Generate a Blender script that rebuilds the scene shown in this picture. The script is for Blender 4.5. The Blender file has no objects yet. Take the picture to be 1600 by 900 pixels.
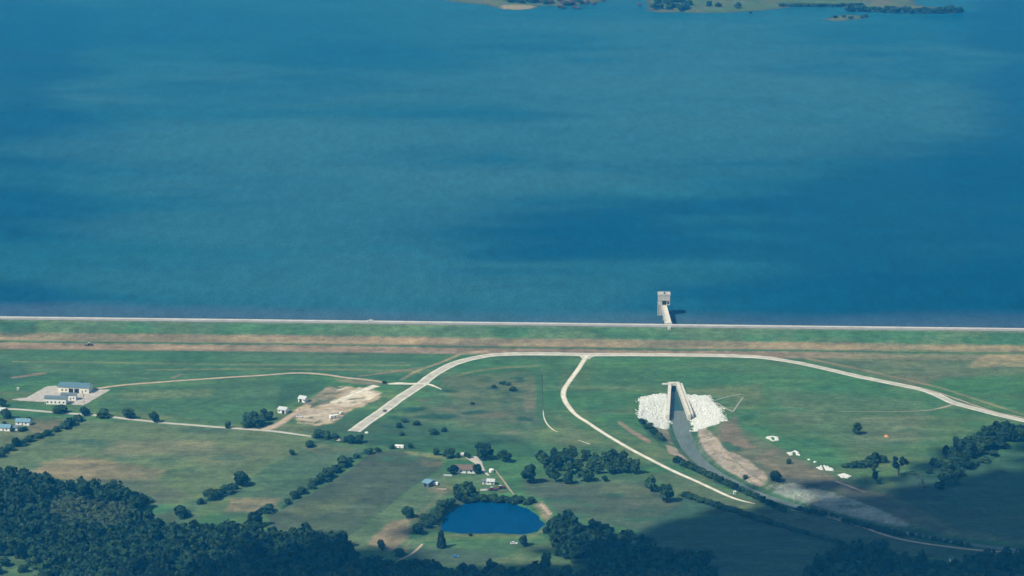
import bpy, math, random
import numpy as np
from mathutils import Vector, Matrix
rnd = random.Random(7)
nrg = np.random.default_rng(11)
sc = bpy.context.scene
COL = sc.collection
rad = math.radians

# ------------------------------------------------------------------ camera model (metres; flat valley at z = 0)
CAM_H = 589.0
PITCH = rad(14.0)
TV = math.tan(rad(6.0)); TH = TV * 16 / 9
CP, SP = math.cos(PITCH), math.sin(PITCH)

def P(px, py, z=0.0):
    """point of the level z seen at a pixel of the 1600 x 900 photograph"""
    a = (px - 800) / 800 * TH; b = (450 - py) / 450 * TV
    dx, dy, dz = a, CP + b * SP, -SP + b * CP
    t = (z - CAM_H) / dz
    return (dx * t, dy * t)

def proj(x, y, z):
    zc = z - CAM_H
    f = y * CP - zc * SP; u = y * SP + zc * CP
    return 800 + x / f / TH * 800, 450 - u / f / TV * 450

def mpp(px, py):
    x, y = P(px, py, 0)
    f = y * CP + CAM_H * SP
    return f * TH / 800, math.atan2(CAM_H, y)      # metres per pixel, angle of view down

# ------------------------------------------------------------------ dam line
WATER = 2.0; CREST = 10.0; CW = 13.0
_a = np.array(P(0, 500.2, CREST)); _b = np.array(P(1600, 518.8, CREST))
UD = (_b - _a) / np.linalg.norm(_b - _a)           # along the dam, to the right
VD = np.array((UD[1], -UD[0]))                     # downstream, to the viewer
DO = (_a + _b) / 2
DAM_ROT = math.atan2(UD[1], UD[0])
def uv(x, y): return (x - DO[0]) * UD[0] + (y - DO[1]) * UD[1], (x - DO[0]) * VD[0] + (y - DO[1]) * VD[1]
def xy(u, v): return DO[0] + u * UD[0] + v * VD[0], DO[1] + u * UD[1] + v * VD[1]

# ------------------------------------------------------------------ numeric helpers
def vnoise(x, y, seed=0):
    xi = np.floor(x).astype(np.int64); yi = np.floor(y).astype(np.int64)
    fx = x - xi; fy = y - yi
    fx = fx * fx * (3 - 2 * fx); fy = fy * fy * (3 - 2 * fy)
    def h(i, j):
        n = (i * 374761393 + j * 668265263 + seed * 974634777) & 0x7fffffff
        n = ((n ^ (n >> 13)) * 1274126177) & 0x7fffffff
        return ((n ^ (n >> 16)) & 0xffff) / 65535.0
    return (h(xi, yi) * (1 - fx) + h(xi + 1, yi) * fx) * (1 - fy) + (h(xi, yi + 1) * (1 - fx) + h(xi + 1, yi + 1) * fx) * fy
def fbm(x, y, seed=0, o=4):
    s = 0; a = .5; t = 0
    for k in range(o):
        s = s + a * vnoise(x, y, seed + k * 17); t += a; a *= .55; x = x * 2.03 + 5.1; y = y * 2.03 + 9.7
    return s / t
def smooth(e0, e1, x):
    t = np.clip((x - e0) / (e1 - e0), 0, 1); return t * t * (3 - 2 * t)
def sdf(x, y, poly):
    """distance to a closed polygon, positive inside"""
    d = np.full(np.shape(x), 1e18); ins = np.zeros(np.shape(x), bool)
    n = len(poly)
    for i in range(n):
        ax, ay = poly[i]; bx, by = poly[(i + 1) % n]
        ex, ey = bx - ax, by - ay
        wx, wy = x - ax, y - ay
        t = np.clip((wx * ex + wy * ey) / (ex * ex + ey * ey + 1e-12), 0, 1)
        d = np.minimum(d, (wx - ex * t) ** 2 + (wy - ey * t) ** 2)
        c = ((ay > y) != (by > y)) & (x < (bx - ax) * (y - ay) / ((by - ay) if abs(by - ay) > 1e-12 else 1e-12) + ax)
        ins ^= c
    d = np.sqrt(d); return np.where(ins, d, -d)
def dline(x, y, line):
    """distance to an open polyline and position 0..1 along it"""
    d = np.full(np.shape(x), 1e18); tt = np.zeros(np.shape(x)); n = len(line) - 1
    for i in range(n):
        ax, ay = line[i]; bx, by = line[i + 1]
        ex, ey = bx - ax, by - ay; wx, wy = x - ax, y - ay
        t = np.clip((wx * ex + wy * ey) / (ex * ex + ey * ey + 1e-12), 0, 1)
        q = (wx - ex * t) ** 2 + (wy - ey * t) ** 2
        m = q < d; d = np.where(m, q, d); tt = np.where(m, (i + t) / n, tt)
    return np.sqrt(d), tt
def spline(pts, n=8):
    out = []
    q = [pts[0]] + list(pts) + [pts[-1]]
    for i in range(1, len(q) - 2):
        p0, p1, p2, p3 = (np.array(q[i + k], float) for k in (-1, 0, 1, 2))
        for k in range(n):
            t = k / n
            out.append(.5 * ((2 * p1) + (-p0 + p2) * t + (2 * p0 - 5 * p1 + 4 * p2 - p3) * t * t + (-p0 + 3 * p1 - 3 * p2 + p3) * t ** 3))
    out.append(np.array(pts[-1], float)); return out

# ------------------------------------------------------------------ terrain height
CHW = -4.0                                                   # water of the outlet channel
CH_PX = [(1062, 652), (1066, 675), (1076, 700), (1087, 714), (1101, 727), (1119, 740), (1140, 751), (1165, 763.5), (1200, 777),
         (1250, 792.5), (1300, 807.5), (1360, 821), (1420, 833.5), (1480, 845), (1540, 854), (1600, 861.5), (1750, 880), (2000, 905)]
CH = [P(a, b, CHW) for a, b in CH_PX]
CH_HW = [7.6, 6.8, 5.8, 5.2, 4.8, 4.6, 4.4, 4.0, 3.3, 2.9, 2.7, 2.7, 2.7, 2.8, 3, 3, 3, 3]
CH_BW = [26, 20, 15, 13, 12, 12, 13, 14, 14, 14, 14, 13, 12, 11, 11, 11, 11, 11]
L0, L1 = P(1049, 599, .5), P(1046, 648, .5)
R0, R1 = P(1057.5, 598.6, .5), P(1075, 648, .5)
BASIN = [L0, L1, R1, R0]
POND_PX = [(692, 806), (692, 826), (698, 832), (760, 834), (812, 835), (836, 832), (849, 821), (845, 811), (830, 799), (806, 788.5),
           (775, 784), (745, 784), (722, 789), (705, 798)]
POND = [P(a, b, -1.4) for a, b in spline(POND_PX + POND_PX[:1], 4)[:-1]]
POND = [(x + 2.2 * (rnd.random() - .5), y + 4 * (rnd.random() - .5)) for x, y in POND]

def H(x, y):
    x = np.asarray(x, float); y = np.asarray(y, float)
    u, v = uv(x, y)
    z = np.interp(v, [-400, -52, -34, -CW, 0, 29, 37, 58], [-8, -4.4, WATER, CREST, CREST, 1.9, 1.0, 0])
    z = z + (fbm(x / 70, y / 70, 3, 2) - .5) * 1.1 * smooth(60, 110, v)
    d, t = dline(x, y, CH)
    idx = np.linspace(0, 1, len(CH_HW))
    hw = np.interp(t, idx, CH_HW); bw = np.interp(t, idx, CH_BW)
    zc = np.where(d < hw, -5.4 + 1.6 * (d / hw) ** 2, np.interp((d - hw) / bw, [0, 1, 1.25], [-3.8, -.3, .9]))
    zc = np.where(d > hw + bw * 1.25, 50, zc)
    z = np.minimum(z, zc)
    near = (np.abs(x - (L1[0] + R1[0]) / 2) < 60) & (y < L0[1] + 20) & (y > L1[1] - 20)
    if near.any():
        s = sdf(x, y, BASIN)
        z = np.where(near & (s > -.9), -6.5, z)
    s = sdf(x, y, POND)
    z = np.where(s > -9, np.minimum(z, np.interp(s, [-9, -3, 0, 4], [z.max(initial=0) * 0 + .9, .3, -1.4, -3.2])), z)
    return z
def Hs(x, y): return float(H(np.array([x]), np.array([y]))[0])
def G(px, py):
    """ground point seen at a pixel"""
    z = 0.0
    for _ in range(12):
        x, y = P(px, py, z); z = .5 * z + .5 * Hs(x, y)
    x, y = P(px, py, z)
    return Vector((x, y, Hs(x, y)))

# ------------------------------------------------------------------ materials
def mat(name, color=(.5, .5, .5), rough=.9, spec=.2, metal=0, var=0, scale=1.0, alt=None):
    m = bpy.data.materials.new(name); m.use_nodes = True
    nt = m.node_tree; b = nt.nodes['Principled BSDF']
    b.inputs['Base Color'].default_value = (*color, 1); b.inputs['Roughness'].default_value = rough
    b.inputs['Specular IOR Level'].default_value = spec; b.inputs['Metallic'].default_value = metal
    if var:
        tc = nt.nodes.new('ShaderNodeTexCoord'); nz = nt.nodes.new('ShaderNodeTexNoise')
        nz.inputs['Scale'].default_value = scale; nz.inputs['Detail'].default_value = 5; nz.inputs['Roughness'].default_value = .65
        nt.links.new(tc.outputs['Object'], nz.inputs['Vector'])
        r = nt.nodes.new('ShaderNodeValToRGB'); r.color_ramp.elements[0].position = .3; r.color_ramp.elements[1].position = .7
        a = alt or tuple(min(1, c * (1 + var)) for c in color)
        r.color_ramp.elements[0].color = (*(c * (1 - var) for c in color), 1); r.color_ramp.elements[1].color = (*a, 1)
        nt.links.new(nz.outputs['Fac'], r.inputs['Fac']); nt.links.new(r.outputs['Color'], b.inputs['Base Color'])
    return m
M = {}
M['concrete'] = mat('concrete', (.44, .45, .41), .9, .2, 0, .18, .35)
M['pale_concrete'] = mat('pale_concrete', (.6, .6, .52), .9, .2, 0, .2, .3)
M['white_wall'] = mat('white_painted_siding', (.83, .84, .81), .6, .3, 0, .06, .5)
M['cream_wall'] = mat('cream_siding', (.72, .71, .6), .7, .3, 0, .1, .5)
M['blue_roof'] = mat('blue_grey_metal_roof', (.095, .185, .225), .8, .1, 0, .2, .4)
M['pale_blue_roof'] = mat('pale_blue_metal_roof', (.15, .29, .37), .8, .1, 0, .2, .4)
M['brown_roof'] = mat('brown_shingle_roof', (.16, .125, .1), .95, .05, 0, .2, .8)
M['grey_roof'] = mat('grey_roof', (.12, .17, .19), .8, .1, 0, .15, .6)
M['white_roof'] = mat('white_metal_roof', (.48, .54, .53), .5, .4, 0, .12, .5)
M['dark_opening'] = mat('dark_opening', (.015, .018, .02), .6, .3)
M['glass'] = mat('window_glass', (.03, .04, .05), .1, .6)
M['trim'] = mat('white_trim', (.7, .7, .68), .6, .3)
M['door'] = mat('grey_door', (.2, .22, .23), .6, .3)
M['wood'] = mat('weathered_wood', (.2, .16, .12), .9, .1, 0, .2, 2)
M['bark'] = mat('bark', (.09, .07, .05), .95, .1, 0, .3, 1.5)
M['pale_bark'] = mat('bleached_dead_wood', (.12, .13, .13), .95, .1, 0, .2, 1.5)
M['rubber'] = mat('black_rubber', (.02, .02, .02), .8, .2)
M['chrome'] = mat('headlight_glass', (.7, .7, .7), .2, .6)
M['car_white'] = mat('white_car_paint', (.75, .76, .76), .3, .5)
M['car_dark'] = mat('dark_car_paint', (.03, .035, .04), .3, .5)
M['car_blue'] = mat('blue_car_paint', (.05, .2, .42), .3, .5)
M['machine_red'] = mat('faded_red_paint', (.15, .05, .05), .6, .3, 0, .3, 1)
M['machine_dark'] = mat('dark_machine_paint', (.1, .095, .07), .6, .3, 0, .2, 1)
M['rock'] = mat('white_limestone', (.58, .62, .58), .95, .1, 0, .25, .8, (.76, .8, .74))
M['clay'] = mat('orange_clay', (.62, .26, .15), .95, .1, 0, .2, .6)
M['tan_gravel'] = mat('tan_gravel', (.4, .35, .25), .95, .1, 0, .25, .25)
M['yard_gravel'] = mat('yard_gravel', (.42, .41, .36), .95, .1, 0, .25, .15)

def foliage(name, c0, c1):
    m = bpy.data.materials.new(name); m.use_nodes = True; nt = m.node_tree; b = nt.nodes['Principled BSDF']
    b.inputs['Roughness'].default_value = .85; b.inputs['Specular IOR Level'].default_value = .15
    tc = nt.nodes.new('ShaderNodeTexCoord'); nz = nt.nodes.new('ShaderNodeTexNoise'); oi = nt.nodes.new('ShaderNodeObjectInfo')
    nz.inputs['Scale'].default_value = .33; nz.inputs['Detail'].default_value = 4
    nt.links.new(tc.outputs['Object'], nz.inputs['Vector'])
    ma = nt.nodes.new('ShaderNodeMath'); ma.operation = 'MULTIPLY_ADD'; ma.inputs[1].default_value = .5
    nt.links.new(oi.outputs['Random'], ma.inputs[0]); nt.links.new(nz.outputs['Fac'], ma.inputs[2])
    r = nt.nodes.new('ShaderNodeValToRGB'); r.color_ramp.elements[0].position = .4; r.color_ramp.elements[1].position = 1.0
    r.color_ramp.elements[0].color = (*c0, 1); r.color_ramp.elements[1].color = (*c1, 1)
    nt.links.new(ma.outputs[0], r.inputs['Fac']); nt.links.new(r.outputs['Color'], b.inputs['Base Color'])
    return m
M['leaf'] = foliage('broad_leaf_foliage', (.004, .021, .013), (.036, .088, .032))
M['scrub'] = foliage('scrub_foliage', (.008, .034, .018), (.042, .095, .038))
M['needle'] = foliage('dark_conifer_foliage', (.007, .024, .016), (.02, .045, .024))
M['pale_scrub'] = foliage('pale_scrub_foliage', (.026, .056, .03), (.075, .118, .05))
M['reed'] = foliage('brown_reeds', (.06, .06, .03), (.12, .1, .05))
M['rust'] = foliage('rusty_shrub_foliage', (.08, .055, .04), (.13, .08, .055))

# ------------------------------------------------------------------ mesh builder
class MB:
    def __init__(s): s.v = []; s.f = []
    def add(s, vs, fs):
        n = len(s.v); s.v += [tuple(v) for v in vs]; s.f += [tuple(i + n for i in f) for f in fs]; return s
    def box(s, x0, x1, y0, y1, z0, z1, m=None):
        vs = [Vector((x, y, z)) for z in (z0, z1) for x, y in ((x0, y0), (x1, y0), (x1, y1), (x0, y1))]
        if m is not None: vs = [m @ v for v in vs]
        return s.add(vs, [(3, 2, 1, 0), (4, 5, 6, 7), (0, 1, 5, 4), (1, 2, 6, 5), (2, 3, 7, 6), (3, 0, 4, 7)])
    def prism(s, pts, z0, z1):
        n = len(pts); vs = [(p[0], p[1], z0) for p in pts] + [(p[0], p[1], z1) for p in pts]
        a = sum(pts[i][0] * pts[(i + 1) % n][1] - pts[(i + 1) % n][0] * pts[i][1] for i in range(n))
        r = list(range(n)) if a > 0 else list(range(n))[::-1]
        return s.add(vs, [tuple(reversed(r)), tuple(i + n for i in r)] + [(r[i], r[(i + 1) % n], r[(i + 1) % n] + n, r[i] + n) for i in range(n)])
    def tube(s, pts, rs, k=7):
        n0 = len(s.v); prev = None
        for i, (p, r) in enumerate(zip(pts, rs)):
            p = Vector(p); d = (Vector(pts[min(i + 1, len(pts) - 1)]) - Vector(pts[max(i - 1, 0)])).normalized()
            a = d.orthogonal().normalized() if prev is None else (prev - d * prev.dot(d)).normalized()
            prev = a; b = d.cross(a)
            for j in range(k):
                t = 2 * math.pi * j / k; s.v.append(tuple(p + (a * math.cos(t) + b * math.sin(t)) * r))
        for i in range(len(pts) - 1):
            for j in range(k):
                s.f.append((n0 + i * k + j, n0 + i * k + (j + 1) % k, n0 + (i + 1) * k + (j + 1) % k, n0 + (i + 1) * k + j))
        s.f.append(tuple(n0 + j for j in reversed(range(k)))); e = n0 + (len(pts) - 1) * k
        s.f.append(tuple(e + j for j in range(k))); return s
    def mesh(s, name, m):
        me = bpy.data.meshes.new(name); me.from_pydata(s.v, [], s.f); me.materials.append(m); me.update(); return me
    def build(s, name, m, parent=None):
        o = bpy.data.objects.new(name, s.mesh(name, m)); COL.objects.link(o); o.parent = parent; return o
def link(name, me, parent=None):
    o = bpy.data.objects.new(name, me); COL.objects.link(o); o.parent = parent; return o
def thing(name, loc, label, cat, group=None, rz=0):
    o = bpy.data.objects.new(name, None); COL.objects.link(o); o.location = loc; o.rotation_euler.z = rz
    o.empty_display_size = .1
    return tag(o, label, cat, group)
def tag(o, label, cat, group=None, kind=None):
    o['label'] = label; o['category'] = cat
    if group: o['group'] = group
    if kind: o['kind'] = kind
    return o
def structure(o, label, cat): return tag(o, label, cat, None, 'structure')
def np_mesh(name, V, F, m, smooth_=True):
    me = bpy.data.meshes.new(name)
    V = np.ascontiguousarray(V, np.float32); F = np.ascontiguousarray(F, np.int32)
    k = F.shape[1]
    me.vertices.add(len(V)); me.vertices.foreach_set('co', V.ravel())
    me.loops.add(F.size); me.loops.foreach_set('vertex_index', F.ravel())
    me.polygons.add(len(F)); me.polygons.foreach_set('loop_start', np.arange(0, F.size, k, dtype=np.int32))
    if smooth_: me.polygons.foreach_set('use_smooth', np.ones(len(F), bool))
    me.update(calc_edges=True); me.validate(); me.materials.append(m); return me
def grid_faces(nu, nv):
    i = np.arange(nu * nv).reshape(nv, nu)
    return np.stack([i[:-1, :-1], i[:-1, 1:], i[1:, 1:], i[1:, :-1]], -1).reshape(-1, 4)
def set_col(me, C):
    a = me.color_attributes.new('cover', 'FLOAT_COLOR', 'POINT')
    a.data.foreach_set('color', np.concatenate([C, np.ones((len(C), 1))], 1).astype(np.float32).ravel())

CLOUDS = True; HAZE = 0.9e-4; EXPO = 0.1
# ------------------------------------------------------------------ ground cover (what grows or lies where, with some shade painted in)
def cover(px, py, x, y, v):
    n1 = fbm(x / 52, y / 48, 21); n2 = fbm(x / 17, y / 19, 22); n3 = fbm(x / 130, y / 28, 23); n4 = fbm(x / 6, y / 7.5, 24, 3)
    n5 = fbm(x / 45, y / 9, 25, 3)
    C = np.empty(px.shape + (3,)); C[:] = (.052, .142, .05)
    def mix(w, c):
        w = np.clip(w, 0, 1)[..., None]; C[:] = C * (1 - w) + np.array(c) * w
    mix((n1 - .42) * 2.4, (.1, .14, .056)); mix((n2 - .55) * 2.5, (.03, .095, .042)); mix((n3 - .55) * 2.6, (.14, .14, .07))
    def area(poly, c, soft=3, k=1.0, noise=.5, wob=3.0, patchy=0):
        b = [min(q[0] for q in poly), max(q[0] for q in poly), min(q[1] for q in poly), max(q[1] for q in poly)]
        e = soft + wob + 2
        m = (px > b[0] - e * 2) & (px < b[1] + e * 2) & (py > b[2] - e) & (py < b[3] + e)
        if not m.any(): return
        X, Y = px[m], py[m]
        s = sdf(X, Y * 2.0, [(q[0], q[1] * 2.0) for q in poly]) + (n2[m] - .5) * 2 * wob + (n4[m] - .5) * wob
        w = smooth(-soft, soft, s) * k * np.clip(1 - noise + noise * 2 * (.6 * n1[m] + .4 * n4[m]), 0, 1.2)
        if patchy: w = w * smooth(patchy - .12, patchy + .06, .45 * n4[m] + .3 * n2[m] + .25 * n5[m])
        w = np.clip(w, 0, 1)[..., None]; C[m] = C[m] * (1 - w) + np.array(c) * w
    def streak(line, wid, c, k=.8, noise=.5):
        X = [q[0] for q in line]; Y = [q[1] for q in line]; e = wid * 3 + 4
        m = (px > min(X) - e) & (px < max(X) + e) & (py > min(Y) - e) & (py < max(Y) + e)
        if not m.any(): return
        d, t = dline(px[m], py[m] * 1.6, [(q[0], q[1] * 1.6) for q in line])
        d = d + (n4[m] - .5) * wid * .8
        w = (1 - smooth(wid * .5, wid * 1.3, d)) * min(1, k * 1.25) * np.clip(1 - noise + noise * 2 * n2[m], 0, 1.2)
        w = np.clip(w, 0, 1)[..., None]; C[m] = C[m] * (1 - w) + np.array(c) * w
    def blob(cx, cy, rx, ry, c, k=.8):
        m = (abs(px - cx) < rx * 2) & (abs(py - cy) < ry * 2)
        if not m.any(): return
        r = np.hypot((px[m] - cx) / rx, (py[m] - cy) / ry) + (n2[m] - .5) * 1.5 + (n4[m] - .5) * 1.1
        w = np.clip((1 - smooth(.3, 1.1, r)) * k, 0, 1)[..., None]; C[m] = C[m] * (1 - w) + np.array(c) * w
    GR = (.046, .138, .05); TAN = (.27, .225, .125); OLV = (.14, .165, .068); DK = (.028, .075, .036); BR = (.205, .172, .112)
    PUR = (.082, .084, .06); YG = (.11, .16, .05)
    # bands of the dam slope, by distance from the crest edge, wider brown towards the left
    on = (v > -CW) & (v < 70)
    j = (n3 - .5) * 4 + (n4 - .5) * 2
    band = lambda a, b, s=1.5: smooth(a - s, a + s, v + j) * (1 - smooth(b - s, b + s, v + j)) * on
    lf = 1 - smooth(250, 520, px); rt = smooth(1180, 1420, px)
    mix(band(-1, 22) * .75, (.052, .14, .066)); mix(band(1.5, 20) * (n1 > .5) * .35, (.12, .16, .085))
    mix(band(19, 33) * (.8 - .1 * rt + .4 * (n3 - .5)), BR); mix(band(22, 31) * .55 * smooth(.35, .6, n5), TAN)
    mix(band(33.5, 37) * .75, (.05, .115, .055)); mix(band(37, 54, 2) * (.92 - .4 * rt) * (.8 + .4 * n4), (.21, .17, .115))
    mix(band(43, 51) * lf * .6, (.26, .21, .125)); mix(band(54, 60) * .6 * (1 - rt), (.05, .12, .055))
    mix(band(-1.2, 1.0, .7) * .5, (.2, .19, .13))
    area([(0, 502), (58, 503), (55, 520), (40, 526), (0, 526)], (.025, .07, .05), 5, .6)  # cloud shadow at the far left, painted dark into the slope
    area([(-40, 549), (420, 553), (640, 556), (700, 566), (660, 590), (400, 588), (160, 600), (-40, 600)], (.046, .12, .058), 5, .55)
    area([(-30, 570), (35, 570), (50, 588), (20, 604), (-30, 605)], (.03, .08, .055), 6, .6)
    streak([(20, 565), (150, 566), (300, 569), (470, 570), (640, 571)], 2.2, OLV, .7); streak([(230, 578), (420, 576), (640, 579), (655, 582)], 2.2, OLV, .7)
    streak([(20, 590), (70, 583)], 3, BR, .6); streak([(270, 590), (283, 585)], 2.5, BR, .5)
    streak([(628, 593), (650, 580), (690, 566), (720, 553), (760, 548)], 2.6, TAN, .6); streak([(560, 588), (640, 577), (660, 574)], 2, BR, .5)
    streak([(690, 603), (705, 590), (740, 580), (790, 574), (840, 572)], 2.6, OLV, .75)
    area([(160, 612), (300, 601), (400, 594), (510, 592), (500, 612), (420, 640), (370, 660), (210, 645), (150, 640)], (.05, .125, .056), 6, .6)
    area([(190, 612), (330, 606), (330, 620), (190, 626)], OLV, 6, .45)
    area([(440, 600), (520, 594), (500, 612), (450, 632), (430, 640)], DK, 4, .55)
    area([(1250, 562), (1420, 556), (1640, 560), (1640, 590), (1480, 590), (1430, 604), (1340, 582)], (.135, .14, .08), 8, .6)
    area([(1530, 556), (1640, 552), (1640, 573), (1510, 574)], TAN, 4, .45)
    area([(1470, 592), (1640, 582), (1640, 645), (1560, 636), (1450, 605)], GR, 6, .7)
    streak([(1390, 546), (1500, 551), (1640, 553)], 2, YG, .5); streak([(1260, 560), (1350, 578), (1420, 594), (1470, 606), (1600, 648)], 2, TAN, .5)
    area([(930, 560), (1180, 560), (1300, 582), (1440, 616), (1480, 640), (1380, 650), (1150, 610), (920, 600)], GR, 8, .55)
    area([(1210, 610), (1440, 625), (1460, 690), (1330, 700), (1230, 660)], (.1, .14, .07), 12, .55)
    area([(1330, 650), (1440, 650), (1430, 690), (1340, 690)], (.125, .145, .078), 8, .5)
    area([(1100, 605), (1190, 600), (1190, 625), (1120, 622)], OLV, 8, .5)
    for q in ((1418, 671, 16, 3), (1395, 692, 30, 5), (1450, 692, 26, 4), (1240, 640, 40, 4), (1165, 650, 22, 9), (1300, 606, 50, 4), (1260, 690, 30, 4)): blob(*q, (.03, .11, .052), .6)
    # meadow inside the loop and to the left of it
    area([(700, 600), (850, 588), (848, 660), (830, 690), (640, 690), (600, 670)], (.075, .115, .062), 10, .6)
    area([(820, 600), (838, 604), (838, 636), (822, 640), (812, 622)], (.16, .145, .09), 5, .7)
    area([(690, 630), (840, 632), (840, 660), (720, 665)], (.135, .12, .085), 10, .35)
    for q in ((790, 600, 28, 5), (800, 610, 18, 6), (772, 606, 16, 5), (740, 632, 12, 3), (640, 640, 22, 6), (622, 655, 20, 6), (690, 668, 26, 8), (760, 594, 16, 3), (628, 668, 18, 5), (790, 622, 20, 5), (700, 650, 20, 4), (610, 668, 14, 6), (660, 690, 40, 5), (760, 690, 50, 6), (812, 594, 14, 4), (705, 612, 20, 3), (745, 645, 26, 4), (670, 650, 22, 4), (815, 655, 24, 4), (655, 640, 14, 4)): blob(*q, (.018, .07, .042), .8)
    for q in ((730, 618, 26, 5), (690, 640, 22, 4), (770, 650, 30, 6), (800, 676, 30, 5), (715, 680, 26, 4), (660, 625, 16, 4)): blob(*q, (.14, .13, .08), .6)
    area([(690, 590), (830, 580), (845, 620), (760, 640), (700, 625)], (.1, .125, .06), 6, .8, .3, 6, .45)
    area([(838, 586), (846, 586), (846, 655), (838, 650)], (.035, .125, .055), 2, .7); area([(851, 590), (880, 566), (868, 620), (880, 655), (862, 650), (852, 640)], (.04, .13, .056), 3, .5)
    area([(855, 640), (880, 650), (930, 690), (880, 680)], (.1, .13, .065), 4, .5)
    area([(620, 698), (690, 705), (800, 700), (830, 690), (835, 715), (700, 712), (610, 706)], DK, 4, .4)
    area([(490, 670), (560, 640), (600, 655), (640, 655), (700, 670), (830, 688), (830, 704), (640, 700), (500, 684)], (.032, .088, .044), 8, .65, .4, 6)
    # fields on the left
    area([(128, 656), (260, 664), (405, 674), (484, 685), (452, 711), (428, 724), (395, 745), (340, 765), (296, 785), (235, 800), (228, 776), (170, 766), (110, 758), (60, 749), (30, 743), (-40, 743), (-40, 722), (0, 712), (60, 690), (108, 668)], (.105, .145, .064), 2.5, .92, .15, 1.2)
    area([(60, 725), (120, 712), (260, 735), (240, 750), (120, 752), (50, 742)], (.21, .175, .105), 10, .6); area([(180, 690), (340, 686), (330, 705), (230, 712), (150, 712)], (.17, .165, .095), 11, .5)
    area([(250, 705), (430, 690), (440, 712), (330, 728)], (.13, .14, .08), 9, .4); area([(140, 748), (240, 752), (300, 775), (235, 795), (228, 770)], PUR, 8, .5)
    for q in ((256, 720, 36, 5), (150, 692, 42, 8), (285, 736, 30, 5), (200, 718, 30, 3), (45, 727, 26, 4), (320, 672, 50, 4), (100, 690, 40, 6), (360, 715, 40, 5)): blob(*q, (.05, .11, .066), .55)
    area([(0, 655), (100, 652), (120, 660), (60, 690), (-40, 712), (-40, 655)], (.11, .13, .068), 4, .6); area([(40, 662), (90, 658), (95, 668), (50, 680)], (.16, .14, .085), 5, .5)
    area([(456, 712), (488, 692), (572, 702), (520, 740), (440, 795), (405, 808), (330, 802), (285, 822), (236, 802), (296, 786), (340, 766), (395, 746), (430, 725)], (.066, .115, .062), 2.5, .85, .2, 1.2)
    area([(360, 778), (440, 778), (428, 798), (352, 800)], (.2, .17, .1), 5, .6); area([(460, 698), (500, 694), (560, 702), (500, 712)], (.125, .14, .075), 4, .6)
    area([(330, 782), (360, 775), (350, 800), (290, 812)], YG, 5, .5); area([(196, 806), (225, 788), (270, 788), (262, 800), (225, 806)], (.05, .16, .06), 3, .8); area([(225, 806), (275, 800), (270, 816), (225, 822)], PUR, 5, .5)
    area([(578, 707), (640, 705), (692, 714), (690, 732), (652, 756), (612, 785), (541, 838), (482, 832), (425, 826), (418, 806), (500, 765), (545, 736)], (.064, .084, .054), 2, .92, .2, 1.0)
    area([(440, 795), (560, 770), (540, 800), (470, 808)], (.105, .13, .058), 10, .6); area([(600, 712), (660, 712), (630, 724), (585, 722)], (.045, .11, .06), 5, .7); area([(425, 815), (480, 812), (560, 812), (541, 838), (480, 832)], (.07, .105, .055), 6, .6)
    streak([(628, 707), (625, 716), (617, 722), (560, 724)], 2.5, PUR, .5)
    area([(628, 704), (700, 712), (735, 716), (735, 720), (690, 718), (640, 709)], OLV, 2, .7); area([(660, 720), (695, 722), (690, 732), (655, 728)], (.15, .14, .085), 4, .5)
    area([(541, 838), (612, 785), (690, 735), (712, 770), (655, 805), (640, 835), (600, 855), (556, 858)], (.09, .13, .066), 2.5, .8, .2, 1)
    area([(582, 840), (612, 812), (640, 812), (640, 842), (610, 862), (578, 850)], (.215, .18, .11), 4, .75); area([(640, 842), (665, 838), (655, 856), (620, 868)], (.23, .2, .13), 3, .6)
    area([(668, 755), (715, 760), (712, 768), (690, 772), (670, 770)], (.16, .14, .09), 4, .6); streak([(645, 812), (665, 795), (690, 772), (700, 764)], 4, (.135, .145, .085), .6)
    streak([(541, 838), (575, 815), (612, 785)], 1.2, DK, .6, .2)
    area([(690, 736), (785, 742), (800, 768), (740, 768), (690, 760)], (.1, .145, .066), 4, .6); area([(640, 812), (690, 790), (720, 778), (730, 786), (692, 812), (690, 830), (660, 832)], (.06, .07, .05), 5, .75)
    area([(640, 838), (700, 832), (760, 836), (845, 838), (852, 846), (800, 868), (735, 882), (640, 872)], (.055, .13, .055), 4, .7); area([(662, 834), (720, 836), (850, 838), (850, 842), (720, 843), (665, 846)], YG, 2.5, .75); area([(655, 852), (720, 858), (790, 870), (735, 885), (640, 875)], (.058, .085, .062), 5, .7)
    area([(830, 783), (848, 783), (862, 800), (856, 815), (846, 806)], (.22, .19, .125), 3, .75); streak([(846, 788), (853, 796), (859, 803)], 3, (.5, .36, .26), .8)
    area([(692, 834), (835, 835), (852, 822), (854, 828), (838, 838), (692, 838)], (.16, .15, .08), 1.5, .6)
    area([(816, 744), (900, 752), (1000, 744), (1012, 760), (1072, 788), (1010, 830), (930, 818), (870, 802), (850, 780), (820, 772)], (.068, .088, .06), 6, .8); area([(868, 735), (1000, 738), (1010, 750), (920, 758), (860, 752)], (.06, .13, .056), 4, .6)
    area([(945, 748), (1020, 762), (1010, 778), (935, 770)], (.1, .125, .062), 6, .6)
    for q in ((880, 783, 34, 5), (960, 772, 30, 5), (890, 808, 36, 7), (1010, 796, 30, 4), (1010, 812, 50, 4), (920, 790, 20, 3), (990, 756, 30, 4)): blob(*q, (.034, .115, .055), .6)
    area([(1000, 740), (1050, 735), (1190, 790), (1160, 800), (1060, 770)], (.095, .115, .066), 5, .5); area([(1070, 778), (1250, 830), (1330, 850), (1260, 900), (960, 900), (960, 850), (1010, 825)], (.04, .082, .06), 6, .8)  # lower patch: grass toned dark and cool to carry the cloud's shade
    area([(1180, 792), (1300, 812), (1500, 858), (1640, 872), (1640, 900), (1320, 850), (1190, 808)], (.06, .085, .06), 5, .7)
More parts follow.
